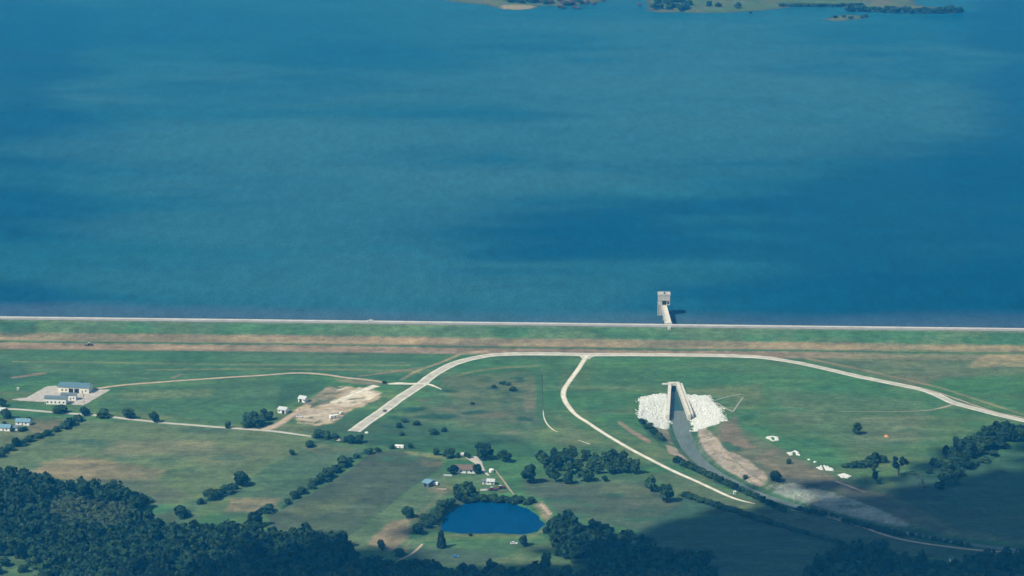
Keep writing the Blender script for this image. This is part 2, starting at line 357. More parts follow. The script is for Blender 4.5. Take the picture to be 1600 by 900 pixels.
    # right of the channel
    area([(1130, 655), (1200, 690), (1280, 730), (1340, 760), (1480, 790), (1640, 810), (1640, 850), (1480, 838), (1400, 815), (1320, 770), (1200, 745), (1130, 700), (1100, 680)], (.115, .12, .075), 6, .7)
    area([(1128, 660), (1150, 650), (1160, 680), (1180, 700), (1150, 700), (1120, 685)], (.175, .135, .1), 6, .6); area([(1210, 700), (1290, 740), (1330, 765), (1220, 742), (1180, 715)], (.16, .14, .09), 6, .5)
    area([(1200, 742), (1300, 750), (1420, 790), (1480, 830), (1400, 812), (1300, 768), (1200, 755)], (.07, .08, .066), 5, .7); area([(1400, 745), (1640, 690), (1640, 850), (1500, 830), (1400, 780)], (.035, .078, .058), 10, .8)  # dark patches here put the tint of cloud shade into the ground colour
    for q in ((1143, 700, 22, 5), (1160, 718, 20, 5), (1172, 726, 12, 4), (1130, 692, 20, 4)): blob(*q, (.035, .105, .05), .75)
    area([(1090, 668), (1104, 668), (1120, 684), (1130, 700), (1162, 716), (1192, 736), (1200, 748), (1194, 759), (1178, 760), (1148, 744), (1118, 727), (1098, 711), (1086, 694)], (.285, .262, .21), 2.4, 1.0, .5, 4, .4)
    streak([(1089, 694), (1100, 709), (1120, 725), (1150, 742), (1180, 757)], 2.0, (.4, .35, .28), .7); streak([(1108, 690), (1150, 722), (1185, 745)], 2.0, (.34, .28, .22), .6)
    area([(1040, 694), (1062, 702), (1078, 715), (1092, 729), (1084, 727), (1064, 716), (1046, 708)], (.33, .29, .22), 2, .85, .4, 2)
    area([(1024, 666), (1046, 670), (1052, 682), (1060, 694), (1046, 696), (1030, 682)], (.17, .155, .115), 2.5, .8); streak([(968, 660), (990, 676), (1014, 690)], 4, (.26, .19, .14), .7)
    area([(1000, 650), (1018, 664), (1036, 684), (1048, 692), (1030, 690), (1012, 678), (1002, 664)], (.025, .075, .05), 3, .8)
    area([(1200, 758), (1240, 755), (1300, 769), (1370, 794), (1420, 818), (1416, 828), (1370, 820), (1290, 796), (1230, 777), (1196, 765)], (.22, .26, .235), 2.2, .95, .5, 3, .4)
    streak([(1130, 716), (1150, 722), (1195, 755)], 1.6, (.05, .1, .05), .5); area([(1000, 700), (1040, 720), (1010, 720), (985, 705)], (.09, .13, .06), 5, .5)
    # wet grassy fringe of the channel
    for side in (-1, 1):
        pass
    # bare workings by the loop road
    area([(456, 642), (478, 630), (498, 613), (520, 604), (556, 605), (570, 602), (596, 614), (582, 627), (548, 640), (532, 650), (522, 661), (492, 664), (468, 662)], (.3, .26, .175), 2.2, 1.0, .3, 8, .5)
    area([(474, 640), (530, 638), (528, 652), (512, 662), (478, 660), (464, 650)], (.42, .36, .25), 2.5, .95, .3, 7, .46); area([(526, 622), (560, 606), (590, 612), (578, 624), (540, 634)], (.6, .54, .38), 3, 1.0, .3, 7, .51)
    area([(478, 630), (500, 612), (540, 608), (520, 625), (500, 636)], (.17, .17, .13), 3, .8, .4, 4, .45); streak([(520, 629), (545, 620), (572, 610)], 4, (.68, .62, .46), .8)
    for q in ([(560, 628), (580, 620), (594, 614)], [(470, 652), (500, 648), (525, 642)], [(500, 634), (530, 631), (552, 633)], [(540, 634), (562, 630)], [(528, 610), (545, 605)], [(505, 642), (522, 655)]): streak(q, 2.0, (.55, .48, .34), .8, .6)
    for q in ([(486, 636), (516, 624)], [(470, 658), (495, 661)], [(548, 624), (570, 621)], [(505, 616), (530, 614)]): streak(q, 2.2, (.1, .12, .07), .8, .5)
    for q in ((492, 644, 6, 1.6), (487, 653, 6, 1.8), (548, 637, 10, 2), (512, 640, 12, 2), (506, 627, 10, 2), (545, 612, 8, 1.5)): blob(*q, (.06, .11, .06), .7)
    area([(520, 592), (590, 594), (612, 600), (580, 602), (548, 600)], (.2, .16, .11), 3, .7)
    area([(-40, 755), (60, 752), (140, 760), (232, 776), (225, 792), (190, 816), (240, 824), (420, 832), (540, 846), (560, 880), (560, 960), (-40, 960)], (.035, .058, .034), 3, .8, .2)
    area([(-40, 862), (20, 858), (45, 866), (75, 888), (60, 960), (-40, 960)], (.085, .15, .058), 4, .8); area([(40, 862), (62, 868), (66, 884), (45, 884)], (.05, .17, .06), 3, .7)
    # white stone apron
    for q in APRON: area(q, (.64, .66, .6), 1.6, 1.0, .12, 3)
    for q in ((1031, 659, 8, 3), (1036, 664, 6, 2)): blob(*q, (.05, .13, .06), .9)
    for q in ((1036, 640, 10, 1.6), (1040, 652, 6, 3), (1090, 641, 9, 2), (1088, 650, 4, 5), (1100, 647, 7, 1.4)): blob(*q, (.24, .24, .2), .8)
    streak([(1072, 625), (1090, 624.5), (1110, 626.5)], 1.0, (.36, .36, .31), .7)
    for hl in HEDGES: streak(hl, 3.2, (.022, .062, .036), .85, .2)  # dark undergrowth, with the shade under hedges and belt painted in
    # green wet fringe of the channel
    d, t = dline(x, y, CH); hw = np.interp(t, np.linspace(0, 1, len(CH_HW)), CH_HW)
    w = (1 - smooth(1.6, 3.4, np.abs(d - hw - 1.6) + (n4 - .5) * 2)) * smooth(.02, .05, t) * .85
    w = w[..., None]; C[:] = C * (1 - w) + np.array((.04, .1, .05)) * w
    lum = C.mean(-1)
    k = (1 + (n4 - .5) * .55 + (n5 - .5) * .45)[..., None]; C *= np.where((lum > .3)[..., None], 1 + (k - 1) * .4, k)
    straw = np.clip((n5 - .56) * 1.8, 0, .35)[..., None] * (lum < .3)[..., None]; C *= 1 + straw * np.array((.35, .18, .02))
    rg = smooth(.72, 1.1, C[..., 0] / C[..., 1]); C[..., 0] *= .84 + .14 * rg; C[..., 1] *= .98; C[..., 2] *= np.where(C.mean(-1) < .3, .93, 1)
    C[:] = C * .88 + C.mean(-1, keepdims=True) * .12
    C *= np.where((C.mean(-1) < .3)[..., None], np.array((1.16, 1.1, 1.04)), 1.0)
    return np.clip(C, .004, .85)
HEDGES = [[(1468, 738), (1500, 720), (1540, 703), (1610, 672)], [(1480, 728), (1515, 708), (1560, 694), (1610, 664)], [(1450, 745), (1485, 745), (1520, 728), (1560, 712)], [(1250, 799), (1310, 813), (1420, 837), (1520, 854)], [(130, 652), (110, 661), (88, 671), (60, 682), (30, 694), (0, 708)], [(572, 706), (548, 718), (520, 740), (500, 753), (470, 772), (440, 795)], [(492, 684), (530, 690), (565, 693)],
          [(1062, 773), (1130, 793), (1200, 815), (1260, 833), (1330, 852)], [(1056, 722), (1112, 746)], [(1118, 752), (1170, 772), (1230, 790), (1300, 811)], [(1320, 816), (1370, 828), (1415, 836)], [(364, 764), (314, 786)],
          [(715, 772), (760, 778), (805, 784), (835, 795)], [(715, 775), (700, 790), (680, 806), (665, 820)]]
APRON = [[(998, 642), (1000, 629), (1004, 621), (1018, 617), (1040, 616), (1043, 618), (1045, 650), (1045, 671), (1030, 668), (1016, 662), (1012, 655), (1002, 655)],
         [(1069, 618), (1085, 617), (1105, 620), (1112, 626), (1125, 640), (1127, 648), (1131, 657), (1115, 664), (1100, 668), (1087, 673), (1083, 660), (1080, 646)]]

def ground_material():
    m = bpy.data.materials.new('ground_cover'); m.use_nodes = True; nt = m.node_tree; b = nt.nodes['Principled BSDF']
    b.inputs['Roughness'].default_value = .95; b.inputs['Specular IOR Level'].default_value = .02
    at = nt.nodes.new('ShaderNodeVertexColor'); at.layer_name = 'cover'
    tc = nt.nodes.new('ShaderNodeTexCoord')
    col = at.outputs['Color']
    for scale, lo, hi, sx in ((1.1, .68, 1.32, 1), (.3, .74, 1.26, 1), (.06, .84, 1.16, 1)):
        mp = nt.nodes.new('ShaderNodeMapping'); mp.inputs['Scale'].default_value = (.42, sx, 1)
        nz = nt.nodes.new('ShaderNodeTexNoise'); nz.inputs['Scale'].default_value = scale; nz.inputs['Detail'].default_value = 4; nz.inputs['Roughness'].default_value = .7
        nt.links.new(tc.outputs['Object'], mp.inputs['Vector']); nt.links.new(mp.outputs['Vector'], nz.inputs['Vector'])
        mr = nt.nodes.new('ShaderNodeMapRange'); mr.inputs['From Min'].default_value = .3; mr.inputs['From Max'].default_value = .7
        mr.inputs['To Min'].default_value = lo; mr.inputs['To Max'].default_value = hi; nt.links.new(nz.outputs['Fac'], mr.inputs['Value'])
        mx = nt.nodes.new('ShaderNodeVectorMath'); mx.operation = 'SCALE'
        nt.links.new(col, mx.inputs[0]); nt.links.new(mr.outputs['Result'], mx.inputs['Scale']); col = mx.outputs['Vector']
    nt.links.new(col, b.inputs['Base Color']); return m
M['ground'] = ground_material()

def axis(segs):
    out = []
    for a, b, s in segs: out += list(np.arange(a, b - 1e-6, s))
    out.append(segs[-1][1]); return np.array(out)
uo = uv(*P(1060, 625, 0))[0]
us = axis([(-9000, -2600, 400), (-2600, -900, 100), (-900, -620, 14), (-620, uo - 45, 1.7), (uo - 45, uo + 55, .8), (uo + 55, 620, 1.7), (620, 900, 14), (900, 2600, 100), (2600, 9000, 400)])
def terrain(name, vs):
    U, V = np.meshgrid(us, vs); X, Y = xy(U, V); Z = H(X, Y)
    px, py = proj(X, Y, Z)
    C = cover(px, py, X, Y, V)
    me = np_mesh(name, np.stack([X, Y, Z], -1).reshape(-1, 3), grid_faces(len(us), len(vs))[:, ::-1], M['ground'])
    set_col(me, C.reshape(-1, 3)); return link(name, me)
structure(terrain('dam_embankment', np.concatenate([np.arange(-60, -16, 6.), [-CW - .5, -CW], np.arange(-CW + 3, 60.1, 1.6), [60.4]])), 'long straight grassed dam embankment with green and brown bands', 'embankment')
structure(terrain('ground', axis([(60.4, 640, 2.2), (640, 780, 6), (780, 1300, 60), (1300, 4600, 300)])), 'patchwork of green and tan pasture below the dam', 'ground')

# ------------------------------------------------------------------ roads as ribbons that follow the ground
def road_mat(name, edge, mid, var=.15, crest=False):
    m = bpy.data.materials.new(name); m.use_nodes = True; nt = m.node_tree; b = nt.nodes['Principled BSDF']
    b.inputs['Roughness'].default_value = .95; b.inputs['Specular IOR Level'].default_value = .1
    uvn = nt.nodes.new('ShaderNodeUVMap'); sx = nt.nodes.new('ShaderNodeSeparateXYZ'); nt.links.new(uvn.outputs['UV'], sx.inputs['Vector'])
    r = nt.nodes.new('ShaderNodeValToRGB'); els = r.color_ramp.elements
    els[0].position = 0; els[0].color = (*edge, 1); els[1].position = 1; els[1].color = (*edge, 1)
    if crest: els[1].color = (*(q * .7 for q in mid), 1)
    for p, c in ((.38, edge), (.46, mid), (.8, mid)) if crest else ((.2, edge), (.3, mid), (.45, mid), (.5, tuple(.4 * a + .6 * q for a, q in zip(edge, mid))), (.55, mid), (.7, mid), (.8, edge)):
        e = els.new(p); e.color = (*c, 1)
    nt.links.new(sx.outputs['X'], r.inputs['Fac'])
    tc = nt.nodes.new('ShaderNodeTexCoord'); nz = nt.nodes.new('ShaderNodeTexNoise'); nz.inputs['Scale'].default_value = .15; nz.inputs['Detail'].default_value = 6
    nt.links.new(tc.outputs['Object'], nz.inputs['Vector'])
    mr = nt.nodes.new('ShaderNodeMapRange'); mr.inputs['From Min'].default_value = .3; mr.inputs['From Max'].default_value = .7; mr.inputs['To Min'].default_value = 1 - var; mr.inputs['To Max'].default_value = 1 + var
    nt.links.new(nz.outputs['Fac'], mr.inputs['Value'])
    mx = nt.nodes.new('ShaderNodeVectorMath'); mx.operation = 'SCALE'; nt.links.new(r.outputs['Color'], mx.inputs[0]); nt.links.new(mr.outputs['Result'], mx.inputs['Scale'])
    nt.links.new(mx.outputs['Vector'], b.inputs['Base Color']); return m
M['r_loop'] = road_mat('pale_gravel_road', (.58, .57, .47), (.42, .42, .36), .2)
M['r_crest'] = road_mat('crest_road_gravel', (.5, .51, .46), (.28, .29, .28), .14, True)
M['r_county'] = road_mat('county_road_gravel', (.42, .42, .36), (.46, .45, .38), .15)
M['r_tan'] = road_mat('tan_dirt_track', (.3, .25, .17), (.44, .37, .26), .2)
M['r_faint'] = road_mat('worn_track', (.2, .19, .12), (.33, .3, .22), .25)
M['r_ditch'] = road_mat('damp_ditch', (.045, .1, .045), (.04, .07, .045), .3)
M['r_white'] = road_mat('white_limestone_track', (.5, .48, .37), (.66, .65, .53), .2)

def ribbon(name, pts, wid, m, label, cat='road', lift=.06, world=False, jit=.06, n=8):
    """pts: photo pixels on the ground (or world xy); wid: metres, one value or one per point"""
    W = [np.array(p[:2], float) for p in pts] if world else [np.array(G(*p)[:2]) for p in pts]
    S = spline(W, n); k = len(S)
    if not hasattr(wid, '__len__'): wid = [wid] * len(pts)
    ws = np.interp(np.linspace(0, len(pts) - 1, k), range(len(pts)), wid)
    S = np.array(S)
    d = np.linalg.norm(np.diff(S, axis=0), axis=1); cum = np.concatenate([[0], np.cumsum(d)])
    tt = np.linspace(0, cum[-1], max(4, int(cum[-1] / 2.5)))
    X = np.interp(tt, cum, S[:, 0]); Y = np.interp(tt, cum, S[:, 1]); ws = np.interp(tt, cum, ws)
    T = np.stack([np.gradient(X), np.gradient(Y)], -1); T /= np.linalg.norm(T, axis=1)[:, None] + 1e-9
    N = np.stack([T[:, 1], -T[:, 0]], -1)
    k = len(X); cols = 7; V = []; UVS = []
    jl = 1 + jit * 2 * (fbm(tt / 7, tt * 0 + 3.3, 5, 3) - .5) * 2; jr = 1 + jit * 2 * (fbm(tt / 7, tt * 0 + 8.3, 6, 3) - .5) * 2
    for c in range(cols):
        s = c / (cols - 1) * 2 - 1
        w = ws / 2 * s * np.where(s < 0, jl, jr)
        x = X + N[:, 0] * w; y = Y + N[:, 1] * w
        V.append(np.stack([x, y, H(x, y) + lift + (.04 if abs(s) < .4 else 0) - (.12 if abs(s) == 1 else 0)], -1)); UVS.append(np.stack([np.full(k, c / (cols - 1)), tt / 10], -1))
    V = np.stack(V, 1).reshape(-1, 3); UVS = np.stack(UVS, 1).reshape(-1, 2)
    F = grid_faces(cols, k)
    me = np_mesh(name, V, F, m); uvl = me.uv_layers.new(name='UVMap')
    li = np.empty(len(me.loops), np.int32); me.loops.foreach_get('vertex_index', li)
    uvl.data.foreach_set('uv', UVS[li].astype(np.float32).ravel())
    return structure(link(name, me), label, cat)

cr = [xy(u, -7.4) for u in range(-900, 901, 60)]
ribbon('dam_crest_road', cr, 11.0, M['r_crest'], 'pale straight gravel road along the crest of the dam', lift=.1, world=True, jit=.02, n=3)
LOOP = [(553, 674), (575, 657.5), (600, 640.5), (622, 624), (641, 611.5), (657, 601), (668, 592), (680, 583.5), (696, 574.5), (714, 566.5), (738, 560), (768, 555), (805, 553), (860, 552.8), (918, 554), (1000, 554), (1100, 555), (1160, 556.5), (1200, 559.3), (1250, 567.5), (1300, 578.5), (1350, 590), (1400, 600), (1440, 608.5), (1462, 616), (1490, 629), (1520, 637.5), (1560, 648), (1600, 657), (1680, 674)]
ribbon('loop_road', LOOP, [11.5] * 6 + [11] * 5 + [9.5] * 4 + [9] * 15, M['r_loop'], 'broad pale gravel road curving along the foot of the dam')
ribbon('parallel_lane', [(1440, 606.5), (1465, 613), (1500, 625), (1532, 636.5), (1560, 645), (1600, 652.5), (1680, 668)], 3.2, M['r_faint'], 'narrow lane just above the loop road at the right')
ribbon('branch_road', [(917, 555.5), (911, 565), (902, 579), (888, 598), (881, 610), (881, 621), (887, 633), (900, 648), (922, 662.5), (943, 676.5), (962, 688), (986, 702), (1010, 714.5), (1035, 727.5), (1060, 739.5), (1085, 750.5), (1110, 762), (1132, 772.5), (1150, 779.5), (1166, 784), (1180, 787)],
       [4.8] * 4 + [5.0] * 3 + [4.2] * 8 + [3.8] * 3 + [3.2, 2.6, 1.2], M['r_white'], 'narrow white road branching off the loop road towards the channel')
for s, pts in (('l', [(893, 553.6), (907, 555.2), (913, 560)]), ('r', [(942, 553.8), (926, 556), (917, 561)])):
    ribbon('road_junction_flare', pts, 3.5, M['r_loop'], 'left curved flare of the road junction below the dam' if s == 'l' else 'right curved flare of the road junction below the dam', lift=.09)
ribbon('channel_track', [(1236, 797), (1260, 801), (1300, 810), (1340, 821.5), (1390, 838), (1440, 848.5), (1500, 856.5), (1545, 861), (1600, 866), (1700, 880)], [1.6, 2.4, 3, 3.2, 3.4, 3.4, 3.4, 3.4, 3.4, 3.4], M['r_tan'], 'dull gravel track beside the lower channel')
ribbon('yard_road', [(152, 607), (175, 603.8), (200, 600.8), (250, 597), (300, 593.4), (350, 590), (400, 587), (430, 584.8), (455, 583), (480, 583), (510, 585.5), (540, 590), (570, 593), (600, 597.5)], [6] + [4.6] * 8 + [5.2] * 5, M['r_tan'], 'tan dirt road from the yard past the green field')
ribbon('cross_road', [(606, 600), (622, 599), (640, 599.6), (658, 599.5), (670, 600.5), (680, 604), (690, 608.5)], [3, 6.5, 5, 4.5, 4, 2.4, 1.0], M['r_white'], 'short white cross road through the loop road', lift=.11)
ribbon('white_track', [(588, 602.5), (575, 607), (560, 613), (545, 619), (530, 625)], [8, 7.5, 6, 5, 3], M['r_white'], 'wide white limestone track into the bare workings', lift=.1)
ribbon('county_road', [(-60, 636), (0, 639), (30, 639.6), (100, 645.3), (160, 649.6), (200, 654.5), (250, 660), (300, 664), (350, 668), (400, 671.4), (430, 674), (460, 678), (487, 681.8)], [4.8] * 11 + [4.4, 3.4], M['r_county'], 'straight pale county road along the edge of the fields')
ribbon('driveway', [(410, 671), (424, 667.5), (440, 660), (450, 653), (462, 646), (474, 641)], [9, 10, 8, 7, 7, 8], M['r_tan'], 'tan driveway from the county road into the bare workings', lift=.1)
ribbon('meadow_path', [(848.5, 640), (850, 652), (854, 661), (860, 668), (866, 672.5), (872, 675)], [.4, 1.0, 1.3, 1.3, 1.0, .5], M['r_white'], 'thin pale path bending through the meadow', cat='path')
ribbon('meadow_path', [(903, 687.6), (913, 691), (922, 694)], [.5, 1.0, 1.0], M['r_white'], 'short pale stub at the lower end of the meadow path', cat='path')
ribbon('meadow_ditch', [(846.5, 585), (847, 600), (847.6, 616), (848.3, 642)], [1.6, 1.3, 1.1, .8], M['r_ditch'], 'thin dark ditch running straight down the meadow', cat='ditch')
ribbon('farm_drive', [(736, 714), (744, 720), (751, 728), (757, 737), (764, 743)], [10, 9, 4, 3, 2.4], M['r_county'], 'pale farm driveway beside the brown roofed house')
ribbon('farm_track', [(774, 735), (786, 750), (796, 764), (808, 778)], [1.6, 2, 2, 1.6], M['r_faint'], 'faint track beside the farm junk pile')
ribbon('grass_trail', [(1488, 632), (1474, 636.5), (1448, 641), (1400, 643), (1350, 643), (1312, 643)], [4, 3.4, 1.8, 1.0, .9, .7], M['r_faint'], 'faint trail into the pasture from the right hand bend')
ribbon('wood_track', [(660, 850), (650, 860), (637, 869), (622, 876)], [2, 2.6, 2.2, 1.4], M['r_tan'], 'rutted dirt track at the edge of the wood')
ribbon('bank_track', [(1306, 752), (1320, 757), (1336, 763), (1352, 769)], [1.6, 2, 2, .8], M['r_tan'], 'short tan track below the rock piles')

def patch(name, poly, m, label, lift=.05, cat='yard'):
    pts = [G(*p) for p in poly]
    bm = MB(); n = len(pts)
    V = [(p.x, p.y, p.z + lift) for p in pts]
    cx = sum(p[0] for p in V) / n; cy = sum(p[1] for p in V) / n
    rings = 10; vs = []; fs = []
    for r in range(1, rings + 1):
        for i in range(n):
            for q in range(6):
                a = V[i]; b = V[(i + 1) % n]; t = q / 6
                x = cx + ((a[0] * (1 - t) + b[0] * t) - cx) * r / rings; y = cy + ((a[1] * (1 - t) + b[1] * t) - cy) * r / rings
                if r == rings:
                    x += (rnd.random() - .5) * .9; y += (rnd.random() - .5) * 1.6
                vs.append((x, y))
    k = n * 6
    z = H(np.array([q[0] for q in vs] + [cx]), np.array([q[1] for q in vs] + [cy])) + lift
    verts = [(x, y, zz) for (x, y), zz in zip(vs, z)] + [(cx, cy, z[-1])]
    for i in range(k): fs.append((len(verts) - 1, i, (i + 1) % k))
    for r in range(rings - 1):
        for i in range(k): fs.append((r * k + i, (r + 1) * k + i, (r + 1) * k + (i + 1) % k, r * k + (i + 1) % k))
    bm.v = verts; bm.f = fs
    return structure(bm.build(name, m), label, cat)
patch('gravel_yard', [(18, 624), (42, 621), (75, 603), (95, 603), (120, 612), (140, 608), (172, 609), (150, 622), (131, 633.5), (105, 631), (70, 628), (30, 626)], M['yard_gravel'], 'pale gravel yard around the white buildings')

# ------------------------------------------------------------------ water
def water_mat(name, use_attr, color=(.01, .05, .1), rough=.25, spec=.3):
    m = bpy.data.materials.new(name); m.use_nodes = True; nt = m.node_tree; b = nt.nodes['Principled BSDF']
    b.inputs['Roughness'].default_value = rough; b.inputs['IOR'].default_value = 1.33; b.inputs['Specular IOR Level'].default_value = spec
    b.inputs['Base Color'].default_value = (*color, 1)
    tc = nt.nodes.new('ShaderNodeTexCoord')
    col = None
    if use_attr:
        at = nt.nodes.new('ShaderNodeVertexColor'); at.layer_name = 'cover'; col = at.outputs['Color']
    else:
        rgb = nt.nodes.new('ShaderNodeRGB'); rgb.outputs[0].default_value = (*color, 1); col = rgb.outputs[0]
    for scale, sy, lo, hi in ((.6, .22, .82, 1.18), (.13, .3, .88, 1.12), (.03, .5, .93, 1.07)):
        mp = nt.nodes.new('ShaderNodeMapping'); mp.inputs['Scale'].default_value = (1, sy, 1)
        nz = nt.nodes.new('ShaderNodeTexNoise'); nz.inputs['Scale'].default_value = scale; nz.inputs['Detail'].default_value = 4
        nt.links.new(tc.outputs['Object'], mp.inputs['Vector']); nt.links.new(mp.outputs['Vector'], nz.inputs['Vector'])
        mr = nt.nodes.new('ShaderNodeMapRange'); mr.inputs['From Min'].default_value = .3; mr.inputs['From Max'].default_value = .7
        mr.inputs['To Min'].default_value = lo; mr.inputs['To Max'].default_value = hi; nt.links.new(nz.outputs['Fac'], mr.inputs['Value'])
        mx = nt.nodes.new('ShaderNodeVectorMath'); mx.operation = 'SCALE'
        nt.links.new(col, mx.inputs[0]); nt.links.new(mr.outputs['Result'], mx.inputs['Scale']); col = mx.outputs['Vector']
    nt.links.new(col, b.inputs['Base Color'])
    nz = nt.nodes.new('ShaderNodeTexNoise'); nz.inputs['Scale'].default_value = .5; nz.inputs['Detail'].default_value = 3
    nt.links.new(tc.outputs['Object'], nz.inputs['Vector'])
    bp = nt.nodes.new('ShaderNodeBump'); bp.inputs['Strength'].default_value = .25; bp.inputs['Distance'].default_value = .4
    nt.links.new(nz.outputs['Fac'], bp.inputs['Height']); nt.links.new(bp.outputs['Normal'], b.inputs['Normal'])
    return m
M['lake'] = water_mat('lake_water', True, rough=.4, spec=.01)
M['pond'] = water_mat('pond_water', False, (.001, .05, .13), .3, .015)
M['channel'] = water_mat('channel_water', False, (.12, .16, .14), .3, .03)

def lake():
    pxs = np.concatenate([np.arange(-4200, -200, 200), np.arange(-200, 1800, 8), np.arange(1800, 5801, 200)])
    pys = np.concatenate([np.arange(-190, -30, 8), np.arange(-30, 520, 3.0)])
    A, B = np.meshgrid(pxs, pys)
    a = (A - 800) / 800 * TH; b = (450 - B) / 450 * TV
    t = (WATER - CAM_H) / (-SP + b * CP)
    X = a * t; Y = (CP + b * SP) * t
    u, v = uv(X, Y)
    C = np.empty(A.shape + (3,)); C[:] = LAKE0
    def mix(w, c):
        w = np.clip(w, 0, 1)[..., None]; C[:] = C * (1 - w) + np.array(c) * w
    n1 = fbm(X / 620, Y / 260, 41); n2 = fbm(X / 260, Y / 100, 42); n3 = fbm(X / 110, Y / 50, 43)
    def blob(cx, cy, rx, ry, c, k):
        r = np.hypot((A - cx) / rx, (B - cy) / ry) + (n1 - .5) * 1.2 + (n2 - .5) * .8 + (n3 - .5) * .4
        mix((1 - smooth(.45, 1.1, r)) * k, c)
    mix((n1 - .48) * 2.2, LAKE1); mix((n2 - .52) * 2.2, LAKE2)
    for q in LBLOBS: blob(*q[:4], ((0, .058, .122) if q[4][0] < .0055 else (.001, .075, .14) if q[4][0] < .009 else (.028, .122, .156)), min(1, q[5] * 1.1))
    mix((1 - smooth(-62, -30, v - 30 * 0)) * 0 + smooth(-100, -50, v + (n2 - .5) * 60) * .7, (.06, .105, .15))
    F = grid_faces(len(pxs), len(pys))
    V = np.stack([X, Y, np.full(A.shape, WATER)], -1).reshape(-1, 3)
    keep = (v.ravel() < -25)
    F = F[keep[F].all(1)]
    me = np_mesh('lake_water', V, F[:, ::-1], M['lake'], False); set_col(me, C.reshape(-1, 3))
    return structure(link('lake_water', me), 'broad blue lake with wind streaks behind the dam', 'water')
LAKE0 = (.01, .098, .145); LAKE1 = (.03, .122, .156); LAKE2 = (.003, .077, .136)
LBLOBS = [(860, 350, 320, 60, (.004, .06, .14), .75), (960, 380, 240, 45, (.003, .055, .13), .5), (1450, 330, 420, 140, (.003, .062, .15), .7), (1500, 470, 700, 60, (.003, .06, .15), .8),
          (1640, 200, 200, 420, (.002, .06, .155), .75), (30, 160, 160, 200, (.004, .062, .14), .65), (0, 470, 180, 40, (.003, .058, .13), .8), (60, 330, 160, 40, (.004, .06, .14), .5),
          (560, 90, 220, 30, (.006, .07, .15), .5), (250, 40, 300, 40, (.008, .078, .165), .4), (560, 300, 420, 120, (.026, .1, .17), .5), (520, 440, 560, 50, (.022, .092, .165), .45),
          (1150, 130, 420, 90, (.03, .105, .17), .6), (1000, 220, 500, 60, (.026, .1, .17), .5), (300, 250, 260, 70, (.02, .098, .17), .4), (1150, 470, 260, 28, (.006, .062, .14), .5), (820, 400, 130, 16, (.003, .055, .13), .5)]
lake()
bm = MB(); bm.add([(x, y, -1.4) for x, y in POND], [tuple(range(len(POND)))]); 
o = bm.build('pond_water', M['pond']); structure(o, 'deep blue farm pond ringed by reeds', 'pond')
if o.data.polygons[0].normal.z < 0: o.data.flip_normals()
def chan():
    S = np.array(spline(CH, 6)); T = np.gradient(S, axis=0); T /= np.linalg.norm(T, axis=1)[:, None]; N = np.stack([T[:, 1], -T[:, 0]], -1)
    w = np.interp(np.linspace(0, len(CH) - 1, len(S)), range(len(CH)), CH_HW) + .9
    e = (np.array(L0) * .3 + np.array(L1) * .7 + np.array(R0) * .3 + np.array(R1) * .7) / 2
    S = np.concatenate([[e], S]); N = np.concatenate([[N[0]], N]); w = np.concatenate([[6.4], w])
    V = np.concatenate([np.c_[S + N * w[:, None], np.full(len(S), CHW)], np.c_[S - N * w[:, None], np.full(len(S), CHW)]])
    n = len(S); F = np.array([(i, i + 1, n + i + 1, n + i) for i in range(n - 1)])
    me = np_mesh('channel_water', V, F, M['channel'], False)
    o = link('channel_water', me)
    if me.polygons[0].normal.z < 0: me.flip_normals()
    structure(o, 'grey green water of the curving outlet channel', 'water')
chan()
def basin_water():
    f = .7; a = np.array(L0) * (1 - f) + np.array(L1) * f; b = np.array(R0) * (1 - f) + np.array(R1) * f
    o = MB().add([(*L0, CHW + .03), (*a, CHW + .03), (*b, CHW + .03), (*R0, CHW + .03)], [(0, 1, 2, 3)]).build('basin_water', water_mat('basin_water', False, (.02, .075, .07), .2, .1))
    structure(o, 'dark green water between the outlet basin walls', 'water')
basin_water()
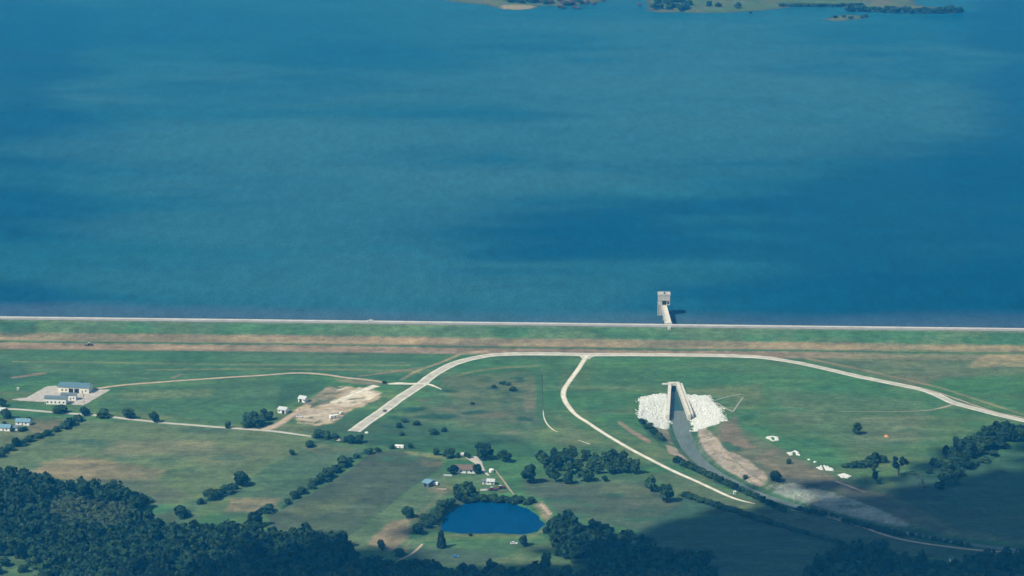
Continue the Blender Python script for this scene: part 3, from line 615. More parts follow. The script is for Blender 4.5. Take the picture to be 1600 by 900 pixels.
# ------------------------------------------------------------------ far shore of the lake
SH_A = [(560, -8), (675, -3), (700, 2), (730, 5), (760, 7.5), (786, 14), (812, 15.5), (836, 14), (846, 9), (870, 9), (905, 7), (935, 3), (950, -3), (965, -14), (960, -120), (560, -120)]
SH_B = [(1000, -120), (1002, -5), (1010, 9), (1013, 17), (1030, 19.5), (1060, 19), (1100, 20.5), (1140, 20.5), (1165, 18.5), (1200, 16.5), (1228, 12), (1260, 9), (1300, 8), (1325, 13), (1350, 17.5), (1380, 18), (1410, 17), (1440, 18), (1468, 21.5), (1490, 20.5), (1505, 18.5), (1480, 14), (1452, 11), (1430, 7), (1428, 0), (1440, -120)]
SH_C = [(1286, 31), (1300, 27), (1318, 22.5), (1340, 24), (1356, 25), (1352, 29), (1335, 31), (1312, 33)]
def shore(name, poly, label):
    W = [P(a, b, WATER) for a, b in poly]
    xs = [w[0] for w in W]; ys = [w[1] for w in W]
    gx = np.arange(min(xs) - 12, max(xs) + 12, 4.); gy = np.arange(min(ys) - 30, min(max(ys), min(ys) + 700) + 20, 7.)
    X, Y = np.meshgrid(gx, gy)
    n = fbm(X / 40, Y / 90, 51); n4 = fbm(X / 9, Y / 26, 52)
    s = sdf(X, Y, W) + (n - .5) * 14
    Z = WATER + np.clip(s * .05, -1.5, 2.2)
    C = np.empty(X.shape + (3,)); C[:] = (.07, .125, .045)
    def mix(w, c):
        w = np.clip(w, 0, 1)[..., None]; C[:] = C * (1 - w) + np.array(c) * w
    mix((n - .45) * 3, (.12, .125, .06)); mix((n4 - .55) * 3, (.05, .09, .05)); mix(1 - smooth(0, 14, s), (.06, .075, .05))
    if name.startswith('far_shore') and poly is SH_A:
        px, py = proj(X, Y, Z); mix((np.hypot((px - 808) / 26, (py - 11) / 4) < 1) * .7, (.3, .25, .14))
    me = np_mesh(name, np.stack([X, Y, Z], -1).reshape(-1, 3), grid_faces(len(gx), len(gy)), M['ground']); set_col(me, C.reshape(-1, 3))
    return structure(link(name, me), label, 'shore')
shore('far_shore', SH_A, 'low wooded far shore at the top centre of the lake')
shore('far_shore_point', SH_B, 'long low grassy point at the top right of the lake')
shore('islet', SH_C, 'small marshy islet off the grassy point')

# ------------------------------------------------------------------ trees
def leaves(rng, lobes, n, size, squash=.8):
    """many small leaf-clump faces spread over overlapping lobes"""
    L = np.array(lobes); w = L[:, 3] ** 2; idx = rng.choice(len(L), n, p=w / w.sum())
    d = rng.normal(size=(n, 3)); d[:, 2] += .25; d /= np.linalg.norm(d, axis=1)[:, None]
    r = L[idx, 3] * (.62 + .48 * rng.random(n) ** .7)
    c = L[idx, :3] + d * r[:, None] * np.array((1, 1, squash))
    nn = d + rng.normal(size=(n, 3)) * .45; nn /= np.linalg.norm(nn, axis=1)[:, None]
    a = np.cross(nn, rng.normal(size=(n, 3))); a /= np.linalg.norm(a, axis=1)[:, None]; b = np.cross(nn, a)
    s = size * (.55 + .9 * rng.random(n))[:, None]
    V = np.stack([c - a * s - b * s * .6, c + a * s * .9 - b * s * .7, c + a * s * .8 + b * s * .8, c - a * s * .7 + b * s * .7], 1).reshape(-1, 3)
    return V, np.arange(n * 4).reshape(-1, 4)
def lobes_for(kind, rng):
    out = []
    if kind == 'broad':
        for k in range(13):
            a = rng.random() * 6.283; q = math.sqrt(rng.random()) * 3.3; z = 5.6 + rng.normal() * 1.5 - q * .25
            out.append((q * math.cos(a), q * math.sin(a), min(max(z, 3.0), 8.0), 1.35 + rng.random() * .9))
        out += [(0, 0, 7.2, 2.0), (.4, -.3, 5, 2.6)]
    elif kind == 'tall':
        for k in range(11):
            z = 2.6 + k * .58; q = 1.7 * math.sin(min(1, (z - 1) / 8) * 2.7) * (.5 + rng.random()); a = rng.random() * 6.283
            out.append((q * math.cos(a), q * math.sin(a), z, 1.2 + .7 * rng.random()))
        out += [(0, 0, 5, 2.2), (0, 0, 7.4, 1.7)]
    elif kind == 'bush':
        for k in range(9):
            a = rng.random() * 6.283; q = math.sqrt(rng.random()) * 3.2
            out.append((q * math.cos(a), q * math.sin(a), 2.6 + rng.random() * 3.6 - q * .45, 1.9 + rng.random() * 1.1))
        out.append((0, 0, 4.5, 3.2))
    elif kind == 'column':
        for k in range(11):
            z = 1.2 + k * .8; out.append((rng.normal() * .5, rng.normal() * .5, z, 2.6 * (1.05 - z / 11.5) + .5))
    elif kind == 'open':
        for k in range(12):
            a = k * 2.4 + rng.random(); q = 1.5 + rng.random() * 2.5; z = 6 + rng.normal() * 1.4
            out.append((q * math.cos(a), q * math.sin(a), min(max(z, 4), 8.6), .8 + .5 * rng.random()))
    return out
def trunk_mesh(kind, rng, lobes):
    b = MB(); top = {'broad': 5.5, 'tall': 8, 'bush': 4, 'column': 9, 'open': 5, 'dead': 6}[kind]
    pts = [(0, 0, -.6), (.05, 0, .8), (.1 * rng.normal(), .1 * rng.normal(), top * .5), (.2 * rng.normal(), .2 * rng.normal(), top)]
    r = .42 if kind != 'bush' else .3
    b.tube(pts, [r * 1.35, r, r * .75, r * .3])
    ends = [l[:3] for l in lobes[:7]] if lobes else [(math.cos(k * 1.3) * (1.4 + rng.random() * 2), math.sin(k * 1.3) * (1.4 + rng.random() * 2), 5 + rng.random() * 4.5) for k in range(9)]
    for e in ends:
        z0 = top * (.35 + .4 * rng.random()); m = (e[0] * .4, e[1] * .4, (z0 + e[2]) / 2 + .2)
        b.tube([(0, 0, z0), m, e], [r * .45, r * .3, r * .08], 5)
    return b
TREES = {}
EXTRA = [(8, 884, 22, 14), (30, 872, 18, 12), (52, 884, 20, 14), (14, 868, 16, 10), (66, 896, 22, 16), (36, 894, 18, 12), (-4, 896, 20, 14), (44, 863, 14, 9)]
for kind, mats in (('broad', 'leaf'), ('tall', 'leaf'), ('bush', 'scrub'), ('column', 'needle'), ('open', 'leaf'), ('dead', None)):
    for k in range(3):
        rng = np.random.default_rng(100 + 10 * k + len(kind))
        lob = [] if kind == 'dead' else lobes_for(kind, rng)
        tr = trunk_mesh(kind, rng, lob).mesh('trunk', M['pale_bark' if kind == 'dead' else 'bark'])
        cr_ = None
        if lob:
            V, F = leaves(rng, lob, {'broad': 900, 'tall': 800, 'bush': 700, 'column': 600, 'open': 420}[kind], {'open': .5}.get(kind, .62))
            cr_ = np_mesh('crown', V, F, M[mats], False)
        TREES[kind, k] = (tr, cr_)
_tn = [0]
def plant(px, base, w, h, kind, label, group=None, cat='tree', name='tree', leafmat=None, world=None):
    """w, h: width and height of the crown in photo pixels, base: pixel row of its foot"""
    p = world if world is not None else G(px, base)
    s, dep = mpp(px, base)
    wm = w * s / {'broad': 9.4, 'tall': 6.6, 'bush': 9.6, 'column': 6.2, 'open': 8.5, 'dead': 6}[kind]; hm = h * s / math.cos(dep) / {'broad': 9.6, 'tall': 10.2, 'bush': 7.4, 'column': 10.5, 'open': 9.4, 'dead': 9}[kind]
    k = _tn[0] % 3; _tn[0] += 1
    o = thing(name, (p.x, p.y, p.z - .1), label, cat, group, rnd.random() * 6.28)
    o.scale = (wm, wm * (.9 + .2 * rnd.random()), hm)
    tr, cr_ = TREES[kind, k]
    link('trunk', tr, o)
    if cr_:
        c = link('crown', cr_, o)
        if leafmat:
            c.material_slots[0].link = 'OBJECT'; c.material_slots[0].material = M[leafmat]
    return o
def shrub(*a, **k):
    k.setdefault('cat', 'shrub'); k.setdefault('name', 'shrub'); return plant(*a, **k)

# trees that stand alone or can be told apart: (x, foot, width, height, kind, label)
for a in [
    (1340, 678, 19, 19, 'broad', 'lone round tree casting a shadow on the open right hand pasture'),
    (1404, 744, 27, 31, 'open', 'spreading tree with bare forked limbs right of the white rock piles'),
    (1434, 757, 12, 24, 'dead', 'bleached leafless tree right of the forked spreading tree'),
    (1441, 765, 10, 22, 'dead', 'bleached leafless tree nearest the dark grass at the right'),
    (690, 856, 14, 29, 'column', 'dark narrow column tree on the meadow below the pond'),
    (818, 853, 15, 17, 'tall', 'small dark tree on the lawn below the right end of the pond'),
    (852, 889, 21, 27, 'broad', 'single dark tree between the pond lawn and the wood below it'),
    (826, 755, 24, 31, 'tall', 'dense tall tree at the left end of the clump above the pond field'),
    (1018, 767, 24, 25, 'broad', 'round tree by the white branch road, above its darker neighbour'),
    (1044, 784, 28, 29, 'broad', 'dark broad tree at the upper end of the long lower hedge'),
    (377, 759, 30, 22, 'bush', 'large round tree at the upper end of the short hedge in the tan field'),
    (283, 809, 26, 18, 'bush', 'isolated tree on the green strip left of the tan patch'),
    (396, 823, 32, 25, 'broad', 'big dark tree at the top edge of the lower wood, beside the diagonal hedge'),
    (241, 660, 16, 17, 'bush', 'compact round tree standing right on the county road edge'),
    (203, 654, 20, 16, 'bush', 'rounded tree above the county road, left of the roadside round tree'),
    (163, 652, 24, 13, 'bush', 'wide low tree above the county road right of the yard'),
    (132, 649, 18, 13, 'bush', 'low tree below the right corner of the gravel yard'),
    (96, 645, 26, 13, 'bush', 'wide dark bush in front of the lowest white building'),
    (10, 653, 17, 15, 'bush', 'green tree beside the county road at the left edge'),
    (3, 635, 16, 14, 'broad', 'dark tree above the county road at the left edge'),
    (128, 608, 16, 12, 'bush', 'bushy tree behind the right end of the long blue roofed shed'),
    (357, 669, 9, 11, 'bush', 'small tree on the county road verge before the dark clump'),
    (484, 698, 17, 10, 'bush', 'rounded bush below the end of the county road'),
    (457, 711, 11, 9, 'bush', 'small bush on the corner of the tan field'),
    (760, 718, 32, 27, 'broad', 'large dark tree right of the pale farm driveway'),
    (787, 722, 22, 21, 'broad', 'smaller dark tree right of the large driveway tree'),
    (708, 740, 19, 15, 'broad', 'round tree at the left end of the brown roofed house'),
    (747, 739, 19, 15, 'broad', 'round tree at the right end of the brown roofed house'),
    (732, 716, 8, 9, 'tall', 'thin tree behind the brown roofed house'),
    (730, 778, 22, 26, 'tall', 'tall dark tree at the top left corner of the pond'),
    (637, 808, 20, 18, 'bush', 'bushy tree on the farm field left of the pond'),
    (653, 834, 24, 16, 'bush', 'low rounded tree at the lower left of the pond'),
    (596, 859, 14, 16, 'bush', 'small round tree above the wood edge by the tan ground'),
    (625, 868, 19, 11, 'bush', 'low round bush beside the rutted wood track'),
    (1212, 752, 24, 16, 'bush', 'round bush between the two pale channel banks'),
    (1232, 724, 9, 8, 'bush', 'tiny bush above the gap in the white rock piles'),
    (1317, 862, 18, 18, 'broad', 'leftmost of three trees rising above the lower right wood'),
    (1343, 862, 15, 22, 'column', 'tall narrow tree in the middle of three above the lower right wood'),
    (1381, 858, 18, 17, 'broad', 'rightmost of three trees rising above the lower right wood'),
    (734, 837, 8, 6, 'bush', 'tiny bush on the lower bank of the pond'),
    (945, 752, 10, 9, 'bush', 'small bush on the grass below the tree clump'),
    (26, 698, 14, 15, 'bush', 'dark bushy tree in the hedge at the left edge'),
    (1003, 662, 10, 9, 'bush', 'dark bush at the lower left corner of the white stone apron'),
    (600, 599, 9, 4, 'bush', 'small low bush by the white cross road'),
    (1164, 748, 9, 7, 'bush', 'bright small bush on top of the pale channel bank'),
]: plant(*a[:5], a[5])

# hedges and clumps: countable trees that nothing in the photograph tells apart
def clump(rows, kind, label, group, cat='tree', name='tree'):
    for r in rows: plant(r[0], r[1], r[2], r[3], r[4] if len(r) > 4 else kind, label, group, cat, name)
clump([(392, 664, 24, 22), (408, 664, 22, 18), (398, 668, 22, 18), (384, 668, 14, 12), (420, 656, 18, 13), (412, 648, 14, 9)], 'bush', 'one of the dark trees clumped beside the left driveway', 'dark trees beside the driveway')
clump([(497, 684, 20, 13), (510, 685, 18, 12), (524, 687, 14, 10), (549, 692, 16, 13), (561, 692, 18, 13), (540, 690, 10, 9), (577, 709, 15, 9), (590, 706, 12, 7)], 'bush', 'dark roadside tree along the line past the end of the loop road', 'roadside trees past the loop road')
clump([(612, 701, 13, 7), (640, 700, 10, 8), (682, 711, 12, 11), (700, 714, 20, 14), (716, 715, 9, 8), (728, 713, 8, 7)], 'bush', 'dark tree in the row along the old road above the farmhouse', 'trees above the farmhouse')
clump([(536, 730, 22, 17), (524, 738, 20, 12), (513, 746, 22, 15), (503, 752, 22, 14), (492, 757, 18, 11), (487, 764, 14, 9), (471, 771, 18, 11), (461, 778, 16, 11), (449, 787, 14, 8), (556, 715, 12, 7), (420, 800, 24, 12), (547, 722, 10, 8)], 'bush', 'dark tree in the diagonal hedge between the two lower left fields', 'trees of the diagonal hedge')
clump([(352, 771, 22, 14), (330, 780, 24, 17), (342, 776, 16, 12), (314, 787, 12, 9), (364, 764, 14, 10)], 'bush', 'dark tree in the short hedge running down from the large round tree', 'trees of the short hedge')
clump([(122, 658, 18, 10), (110, 664, 22, 12), (100, 670, 18, 11), (88, 674, 14, 8), (74, 680, 18, 9), (60, 684, 16, 8), (46, 690, 18, 10), (34, 696, 16, 9), (14, 704, 18, 10), (4, 708, 16, 10), (0, 714, 18, 10)], 'bush', 'dark tree in the slanting hedge at the left edge below the county road', 'trees of the slanting left hedge')
clump([(6, 663, 8, 5), (34, 674, 12, 7), (28, 655, 8, 5), (40, 672, 8, 6), (20, 674, 8, 5), (46, 656, 8, 5)], 'bush', 'small dark bush among the blue roofed houses at the left edge', 'bushes among the left houses', 'bush', 'bush')
clump([(724 + 8.2 * k, 781 + abs(k - 5) * .4 + (k * 7 % 5), 13 + k * 3 % 5, 8 + k * 5 % 4) for k in range(14)] + [(700 - 5 * k, 792 + 5.5 * k, 15, 11) for k in range(7)] + [(690, 797, 20, 16), (679, 806, 16, 12), (672, 816, 20, 14), (662, 812, 14, 10), (688, 812, 12, 10), (664, 822, 18, 10), (704, 790, 16, 12), (716, 782, 18, 16), (722, 772, 16, 16), (714, 768, 12, 12), (742, 780, 14, 10), (756, 780, 12, 9), (772, 780, 14, 9), (786, 783, 14, 9), (800, 786, 12, 8), (736, 770, 14, 12)], 'bush', 'dark bush crowded on the upper left bank of the pond', 'bushes around the pond', 'bush', 'bush')
clump([(850, 732, 24, 28), (866, 722, 22, 24), (872, 736, 24, 26), (884, 728, 26, 30), (893, 722, 20, 28), (858, 746, 20, 20), (868, 752, 16, 20), (890, 740, 22, 20), (888, 755, 20, 18), (914, 752, 27, 22), (902, 736, 20, 20), (918, 720, 20, 18), (930, 726, 20, 20), (922, 736, 18, 18), (944, 730, 22, 26), (958, 728, 26, 28), (966, 738, 24, 24), (978, 738, 22, 24), (952, 740, 18, 20), (936, 740, 16, 16), (992, 740, 18, 24), (974, 722, 18, 20), (844, 720, 16, 18)], 'broad', 'dark tree in the clump between the pond and the white branch road', 'clump above the pond field')
clump([(1058 + 5.2 * k, 722 + 2.55 * k, 13, 10) for k in range(11)], 'bush', 'low dark bush on the near bank of the channel beside the branch road', 'bushes of the upper channel bank', 'bush', 'bush')
clump([(1118 + 5.4 * k, 750 + 2.6 * k + (k % 2), 9, 11, 'tall') for k in range(21)], 'tall', 'narrow dark tree in the row along the near bank of the channel', 'row along the channel bank')
clump([(1250 + 8.5 * k, 798 + 2.1 * k, 13, 8) for k in range(5)] + [(1320 + 7.6 * k, 816 + 1.9 * k, 12, 9) for k in range(13)] + [(1425 + 11 * k, 838 + 2.0 * k, 11, 6) for k in range(9)] + [(1290 + 9 * k, 806 + 2.2 * k, 9, 6) for k in range(3)], 'bush', 'dark bush along the shaded lower channel', 'bushes of the lower channel', 'bush', 'bush')
clump([(1070 + 9.5 * k, 776 + 3.05 * k, 17, 8) for k in range(15)] + [(1212 + 10 * k, 820 + 3.0 * k, 14, 6) for k in range(11)], 'bush', 'low dark bush in the long hedge below the branch road', 'bushes of the long lower hedge', 'bush', 'bush')
clump([(1322, 730, 16, 7), (1335, 730, 18, 9), (1347, 730, 16, 11), (1357, 729, 20, 18, 'broad'), (1366, 724, 20, 19, 'broad'), (1378, 722, 16, 12), (1365, 738, 8, 14, 'tall'), (1367, 750, 10, 14, 'tall'), (1374, 756, 10, 9)], 'bush', 'tree in the hedge just above the right hand rock piles', 'hedge above the rock piles')
clump([(1478, 716, 18, 22), (1488, 722, 22, 26), (1500, 712, 24, 28), (1512, 706, 26, 28), (1522, 704, 26, 28), (1530, 710, 20, 20), (1506, 722, 22, 20), (1492, 736, 18, 16), (1544, 690, 24, 26), (1556, 684, 26, 28), (1568, 690, 24, 24), (1560, 698, 20, 18), (1580, 682, 26, 22), (1592, 682, 24, 20), (1586, 690, 20, 18), (1604, 686, 24, 22), (1552, 680, 20, 18), (1614, 682, 24, 18), (1628, 682, 24, 18), (1470, 730, 18, 12, 'bush'), (1458, 728, 14, 14), (1484, 748, 26, 16), (1498, 744, 20, 14), (1466, 764, 18, 12, 'bush'), (1452, 740, 12, 8, 'bush'), (1535, 722, 22, 8, 'bush'), (1520, 726, 20, 8, 'bush'), (1552, 712, 18, 9, 'bush'), (1494, 730, 26, 26), (1516, 716, 28, 26), (1540, 704, 26, 24), (1572, 682, 28, 26), (1600, 690, 28, 22), (1530, 696, 24, 24), (1548, 700, 24, 20), (1478, 738, 22, 18), (1508, 732, 24, 18), (1566, 700, 24, 18), (1618, 690, 24, 20), (1474, 754, 24, 14, 'bush'), (1490, 758, 20, 12, 'bush')], 'broad', 'dark tree in the belt of trees below the loop road at the right edge', 'belt of trees at the right edge')
clump([(618 + q[0], q[1], q[2], q[3]) for q in ((6, 668, 12, 8), (14, 660, 12, 6), (34, 664, 12, 7), (60, 678, 16, 8), (76, 674, 12, 6), (10, 680, 10, 6), (184, 610, 14, 6), (176, 602, 10, 5), (166, 600, 10, 4), (154, 606, 10, 5), (120, 632, 9, 4))], 'bush', 'low shrub scattered in the rough meadow inside the loop road', 'shrubs of the rough meadow', 'shrub', 'shrub')
clump([(1014, 668, 12, 8), (1022, 678, 14, 9), (1030, 685, 14, 9), (1010, 670, 10, 7), (1036, 688, 10, 7)], 'bush', 'dark shrub on the slope below the white stone apron', 'shrubs below the stone apron', 'shrub', 'shrub')
clump(EXTRA, 'bush', 'bush in the light green clearing at the bottom left corner', 'bushes of the bottom left clearing', 'bush', 'bush')
# far shore
def far_tree(px, base, w, h, label, group=None, kind='bush', cat='tree', name='tree', leafmat=None):
    x, y = P(px, base, WATER + .8); plant(px, base, w, h, kind, label, group, cat, name, leafmat, Vector((x, y, WATER + .8)))
far_tree(1107, 11, 10, 10, 'leftmost of the three round trees on the far grassy point', kind='broad')
far_tree(1122, 12, 11, 9, 'middle of the three round trees on the far grassy point', kind='broad')
far_tree(1153, 13.5, 12, 11, 'rightmost of the three round trees on the far grassy point', kind='broad')
FAR = []
for k in range(22): FAR.append((788 + rnd.random() * 54, 3 - rnd.random() * 8 + 3, 9, 'b'))
for k in range(15): far_tree(844 + rnd.random() * 78, 8 - rnd.random() * 6, 10, 7, 'rusty bush at the water edge of the top centre shore', 'rusty bushes of the far shore', 'bush', 'bush', 'bush', 'rust' if k % 2 else 'scrub')
for k in range(26): FAR.append((1020 + rnd.random() * 58, 16.5 - rnd.random() * 14 + 1, 10, 'b'))
for k in range(14): far_tree(1222 + k * 9.5, 9.5 - abs(k - 6) * .15 + rnd.random(), 13, 4.5, 'low dark bush along the shore of the far cove', 'bushes of the far cove', 'bush', 'bush', 'bush')
for k in range(30): FAR.append((1325 + k * 6.0, 16.5 + min(k, 16) * .2 - max(0, k - 22) * .3 + rnd.random(), 6.5 - k * .08, 's'))
for a, b in ((1306, 28), (1318, 27), (1346, 27.5), (1352, 26), (1330, 29)): far_tree(a, b, 8, 4, 'low bush on the small marshy islet', 'bushes of the islet', 'bush', 'bush', 'bush')
for a, b in ((874, 12), (880, 13), (898, 13), (904, 14), (930, 7), (943, 2), (999, 9), (890, 6)): far_tree(a, b, 8, 4, 'rusty bush standing drowned in the lake off the top centre shore', 'drowned bushes', 'bush', 'bush', 'bush', 'rust')
far_tree(1173, 20.5, 6, 3, 'single tiny bush at the water edge of the far grassy point', cat='bush', name='bush')
# ------------------------------------------------------------------ woods: the nearest trees one by one, the rest as canopy
W1 = [(-60, 752), (30, 752), (70, 760), (110, 768), (170, 776), (228, 784), (222, 800), (198, 820), (250, 834), (330, 838), (420, 842), (480, 846), (535, 852), (550, 868), (560, 892), (620, 896), (690, 898), (740, 900), (760, 910), (760, 925), (-60, 925)]
W1_CLEAR = [(-60, 868), (20, 868), (45, 876), (72, 900), (60, 925), (-60, 925)]
W1_SCRUB = [(88, 777), (208, 793), (186, 826), (110, 823), (70, 802)]
W1_HOLE = [(82, 775), (214, 791), (190, 836), (104, 834), (60, 806)]
W2 = [(858, 824), (880, 822), (912, 832), (945, 834), (956, 846), (985, 858), (1020, 868), (1060, 880), (1108, 892), (1118, 925), (905, 925), (918, 890), (880, 872), (862, 858)]
W3 = [(1255, 905), (1290, 880), (1320, 868), (1345, 868), (1400, 884), (1480, 894), (1560, 884), (1620, 880), (1680, 925), (1250, 925)]
W4 = [(765, 906), (800, 905), (870, 908), (905, 912), (905, 925), (765, 925)]
def scatter(poly, step, holes=()):
    """loose hexagonal planting in world space inside a pixel polygon"""
    Wp = [G(*p)[:2] for p in poly]; Ho = [[G(*p)[:2] for p in h] for h in holes]
    xs = [w[0] for w in Wp]; ys = [w[1] for w in Wp]; out = []
    y = min(ys); r = 0
    while y < max(ys):
        x = min(xs) + (step / 2 if r % 2 else 0)
        while x < max(xs):
            a = x + (rnd.random() - .5) * step * .8; b = y + (rnd.random() - .5) * step * .9
            if sdf(np.array([a]), np.array([b]), Wp)[0] > 0 and all(sdf(np.array([a]), np.array([b]), h)[0] < 0 for h in Ho): out.append((a, b))
            x += step
        y += step * .9; r += 1
    return out
big = []; mass = []
for poly, holes, lab, grp in ((W1, (W1_CLEAR, W1_HOLE), 'leafy tree packed in the dark wood along the lower left edge', 'lower left wood'), (W2, (), 'leafy tree packed in the wood right of the pond', 'wood right of the pond'),
                              (W3, (), 'leafy tree packed in the shaded wood at the lower right', 'lower right wood'), (W4, (), 'leafy tree packed in the wood along the bottom below the pond', 'bottom wood')):
    for q in scatter(poly, 8.6, holes): big.append((q[0], q[1], lab, grp))
big.sort(key=lambda q: q[1])
vis = [q for q in big if proj(q[0], q[1], 7)[1] < 905 and -20 < proj(q[0], q[1], 4)[0] < 1620]
rest = [q for q in big if q not in vis]
NB = 130
print('wood trees', len(big), 'in view', len(vis))
for x, y, lab, grp in vis[:NB]:
    z = Hs(x, y); px, py = proj(x, y, z); s, dep = mpp(px, py)
    w = (9.0 + rnd.random() * 4.5) / s; h = (8.0 + rnd.random() * 4.5) * math.cos(dep) / s
    plant(px, py, w, h, rnd.choice(('broad', 'broad', 'tall', 'bush')), lab, grp, world=Vector((x, y, z)))
def canopy(name, pts, hlo, hhi, wlo, whi, m, label, seed, n=260, size=.95):
    rng = np.random.default_rng(seed); VV = []; FF = []; off = 0
    protos = [leaves(rng, lobes_for(k, rng), n, size) for k in ('broad', 'bush', 'broad', 'tall')]
    for i, (x, y) in enumerate(pts):
        V, F = protos[i % 4]; a = rng.random() * 6.28; w = (wlo + rng.random() * (whi - wlo)) / 9; h = (hlo + rng.random() * (hhi - hlo)) / 9
        R = np.array([[math.cos(a) * w, -math.sin(a) * w, 0], [math.sin(a) * w, math.cos(a) * w, 0], [0, 0, h]])
        VV.append(V @ R.T + np.array((x, y, Hs(x, y)))); FF.append(F + off); off += len(V)
    me = np_mesh(name, np.concatenate(VV), np.concatenate(FF), m, False)
    return tag(link(name, me), label, 'woodland', None, 'stuff')
canopy('woodland_canopy', [(q[0], q[1]) for q in vis[NB:] + rest], 8, 13, 9, 13, M['leaf'], 'continuous leafy canopy of the lower left and bottom woods', 5)
_fs = [(P(a, b, WATER + .8), h * .98) for a, b, h, k in FAR]
_H = Hs
def Hs(x, y): return WATER + .8
canopy('far_woodland', [q[0] for q in _fs], 7, 10, 10, 14, M['leaf'], 'dark low woods along the far shore of the lake', 9, 300, .9)
Hs = _H
canopy('woodland_scrub', scatter(W1_SCRUB, 4.6), 2, 4.2, 4, 6, M['pale_scrub'], 'fine textured pale green scrub inside the lower left wood', 6, 90, 1.3)
canopy('woodland_undergrowth', [q for w in (W1, W2, W3) for q in scatter(w, 10, (W1_CLEAR, W1_SCRUB))], 2, 4, 8, 11, M['scrub'], 'leafy undergrowth at the feet of the wood trees', 8, 70, 1.6)

# ------------------------------------------------------------------ outlet works
def wall_seg(a, b, t, z0, z1, out):
    """wall from a to b, thickness t to the side of out (world xy)"""
    a = np.array(a); b = np.array(b); d = (b - a) / np.linalg.norm(b - a); n = np.array((d[1], -d[0]))
    if np.dot(np.array(out) - a, n) < 0: n = -n
    return MB().prism([a, b, b + n * t, a + n * t], z0, z1)
mid = (np.array(L0) + np.array(R0)) / 2
sb = thing('stilling_basin', (0, 0, 0), 'pale concrete outlet basin with flaring walls between the white stone', 'outlet basin')
wall_seg(L0, L1, 2.4, -7.2, .5, (L0[0] - 50, L0[1])).build('side_wall', M['pale_concrete'], sb)
wall_seg(R0, R1, 2.2, -7.2, .5, (R0[0] + 50, R0[1])).build('side_wall', M['pale_concrete'], sb)
wall_seg(np.array(L0) + (-2.4, .01), np.array(R0) + (2.2, .01), 2.6, -7.2, .9, (mid[0], mid[1] + 50)).build('headwall', M['pale_concrete'], sb)
MB().box(mid[0] - 1.5, mid[0] + 1.5, mid[1] - .12, mid[1] - .004, -5.5, -1.6).build('conduit_opening', M['dark_opening'], sb)
a = P(1034.5, 599.5, .6); wall_seg(a, (L0[0] - 2.41, a[1] + .4), 2.4, -2, 1.1, (a[0], a[1] - 50)).build('wing_wall', M['pale_concrete'], sb)
wall_seg(P(1063, 598.5, .6), P(1080.5, 646, .6), 1.5, -5, .62, (R0[0] + 90, R0[1])).build('wing_wall', M['pale_concrete'], sb)
wall_seg(P(1060.6, 598.5, .6), P(1063, 598.2, .6), 2.2, -2, .64, (mid[0], mid[1] + 50)).build('wing_wall', M['concrete'], sb)
rb = MB()
for f in (.35, .7):
    p = np.array(R1) * f + np.array(R0) * (1 - f); rb.box(p[0] - .01 + 2.2, p[0] + 2.6, p[1] - .6, p[1] + .6, -4, .3)
rb.build('buttress', M['concrete'], sb)
if 0: c0 = np.array(L0) * .35 + np.array(L1) * .65; c1 = 0
if 0: MB().prism([c0 + (.05, 0), c1 + (-.05, 0), c1 + (-.05, 1.4), c0 + (.05, 1.4)], -6.6, CHW + .25).build('end_sill', M['concrete'], sb)

# white stone laid round the outlet: too many to count
def rocks(rng, pts, lo, hi, sink=.3, zf=None):
    ico_v = np.array([(0, 0, 1), (.894, 0, .447), (.276, .851, .447), (-.724, .526, .447), (-.724, -.526, .447), (.276, -.851, .447), (.724, .526, -.447), (-.276, .851, -.447), (-.894, 0, -.447), (-.276, -.851, -.447), (.724, -.526, -.447), (0, 0, -1)])
    ico_f = np.array([(0, 1, 2), (0, 2, 3), (0, 3, 4), (0, 4, 5), (0, 5, 1), (1, 6, 2), (2, 7, 3), (3, 8, 4), (4, 9, 5), (5, 10, 1), (6, 7, 2), (7, 8, 3), (8, 9, 4), (9, 10, 5), (10, 6, 1), (11, 7, 6), (11, 8, 7), (11, 9, 8), (11, 10, 9), (11, 6, 10)])
    VV = []; FF = []
    for i, (x, y, z) in enumerate(pts):
        s = lo + (hi - lo) * rng.random() ** 2
        q = ico_v * (1 + rng.normal(size=(12, 1)) * .16) * np.array((s, s * (.7 + .5 * rng.random()), s * (.55 + .3 * rng.random())))
        a = rng.random() * 6.28; R = np.array([[math.cos(a), -math.sin(a), 0], [math.sin(a), math.cos(a), 0], [0, 0, 1]])
        VV.append(q @ R.T + np.array((x, y, z + s * (.35 - sink)))); FF.append(ico_f + i * 12)
    return np.concatenate(VV), np.concatenate(FF)
rng = np.random.default_rng(77)
VV = []; FF = []; off = 0
pts = []
for q in APRON:
    Wp = [G(*p)[:2] for p in q]; xs = [w[0] for w in Wp]; ys = [w[1] for w in Wp]
    X = rng.uniform(min(xs) - 3, max(xs) + 3, 11000); Y = rng.uniform(min(ys) - 5, max(ys) + 5, 11000)
    s = sdf(X, Y, Wp) + (fbm(X / 4, Y / 6, 61, 4) - .5) * 8 + (rng.random(len(X)) ** 6) * 3
    hole = fbm(X / 5, Y / 9, 62) > .64
    bs = sdf(X, Y, BASIN)
    k = (s > 0) & ~hole & (bs < -3); X, Y = X[k], Y[k]
    pts += list(zip(X, Y, H(X, Y)))
V, F = rocks(rng, pts, .32, .95)
tag(link('riprap', np_mesh('riprap', V, F, M['rock'], False)), 'white quarry stone spread on both sides of the outlet basin', 'riprap', None, 'stuff')
pts = []
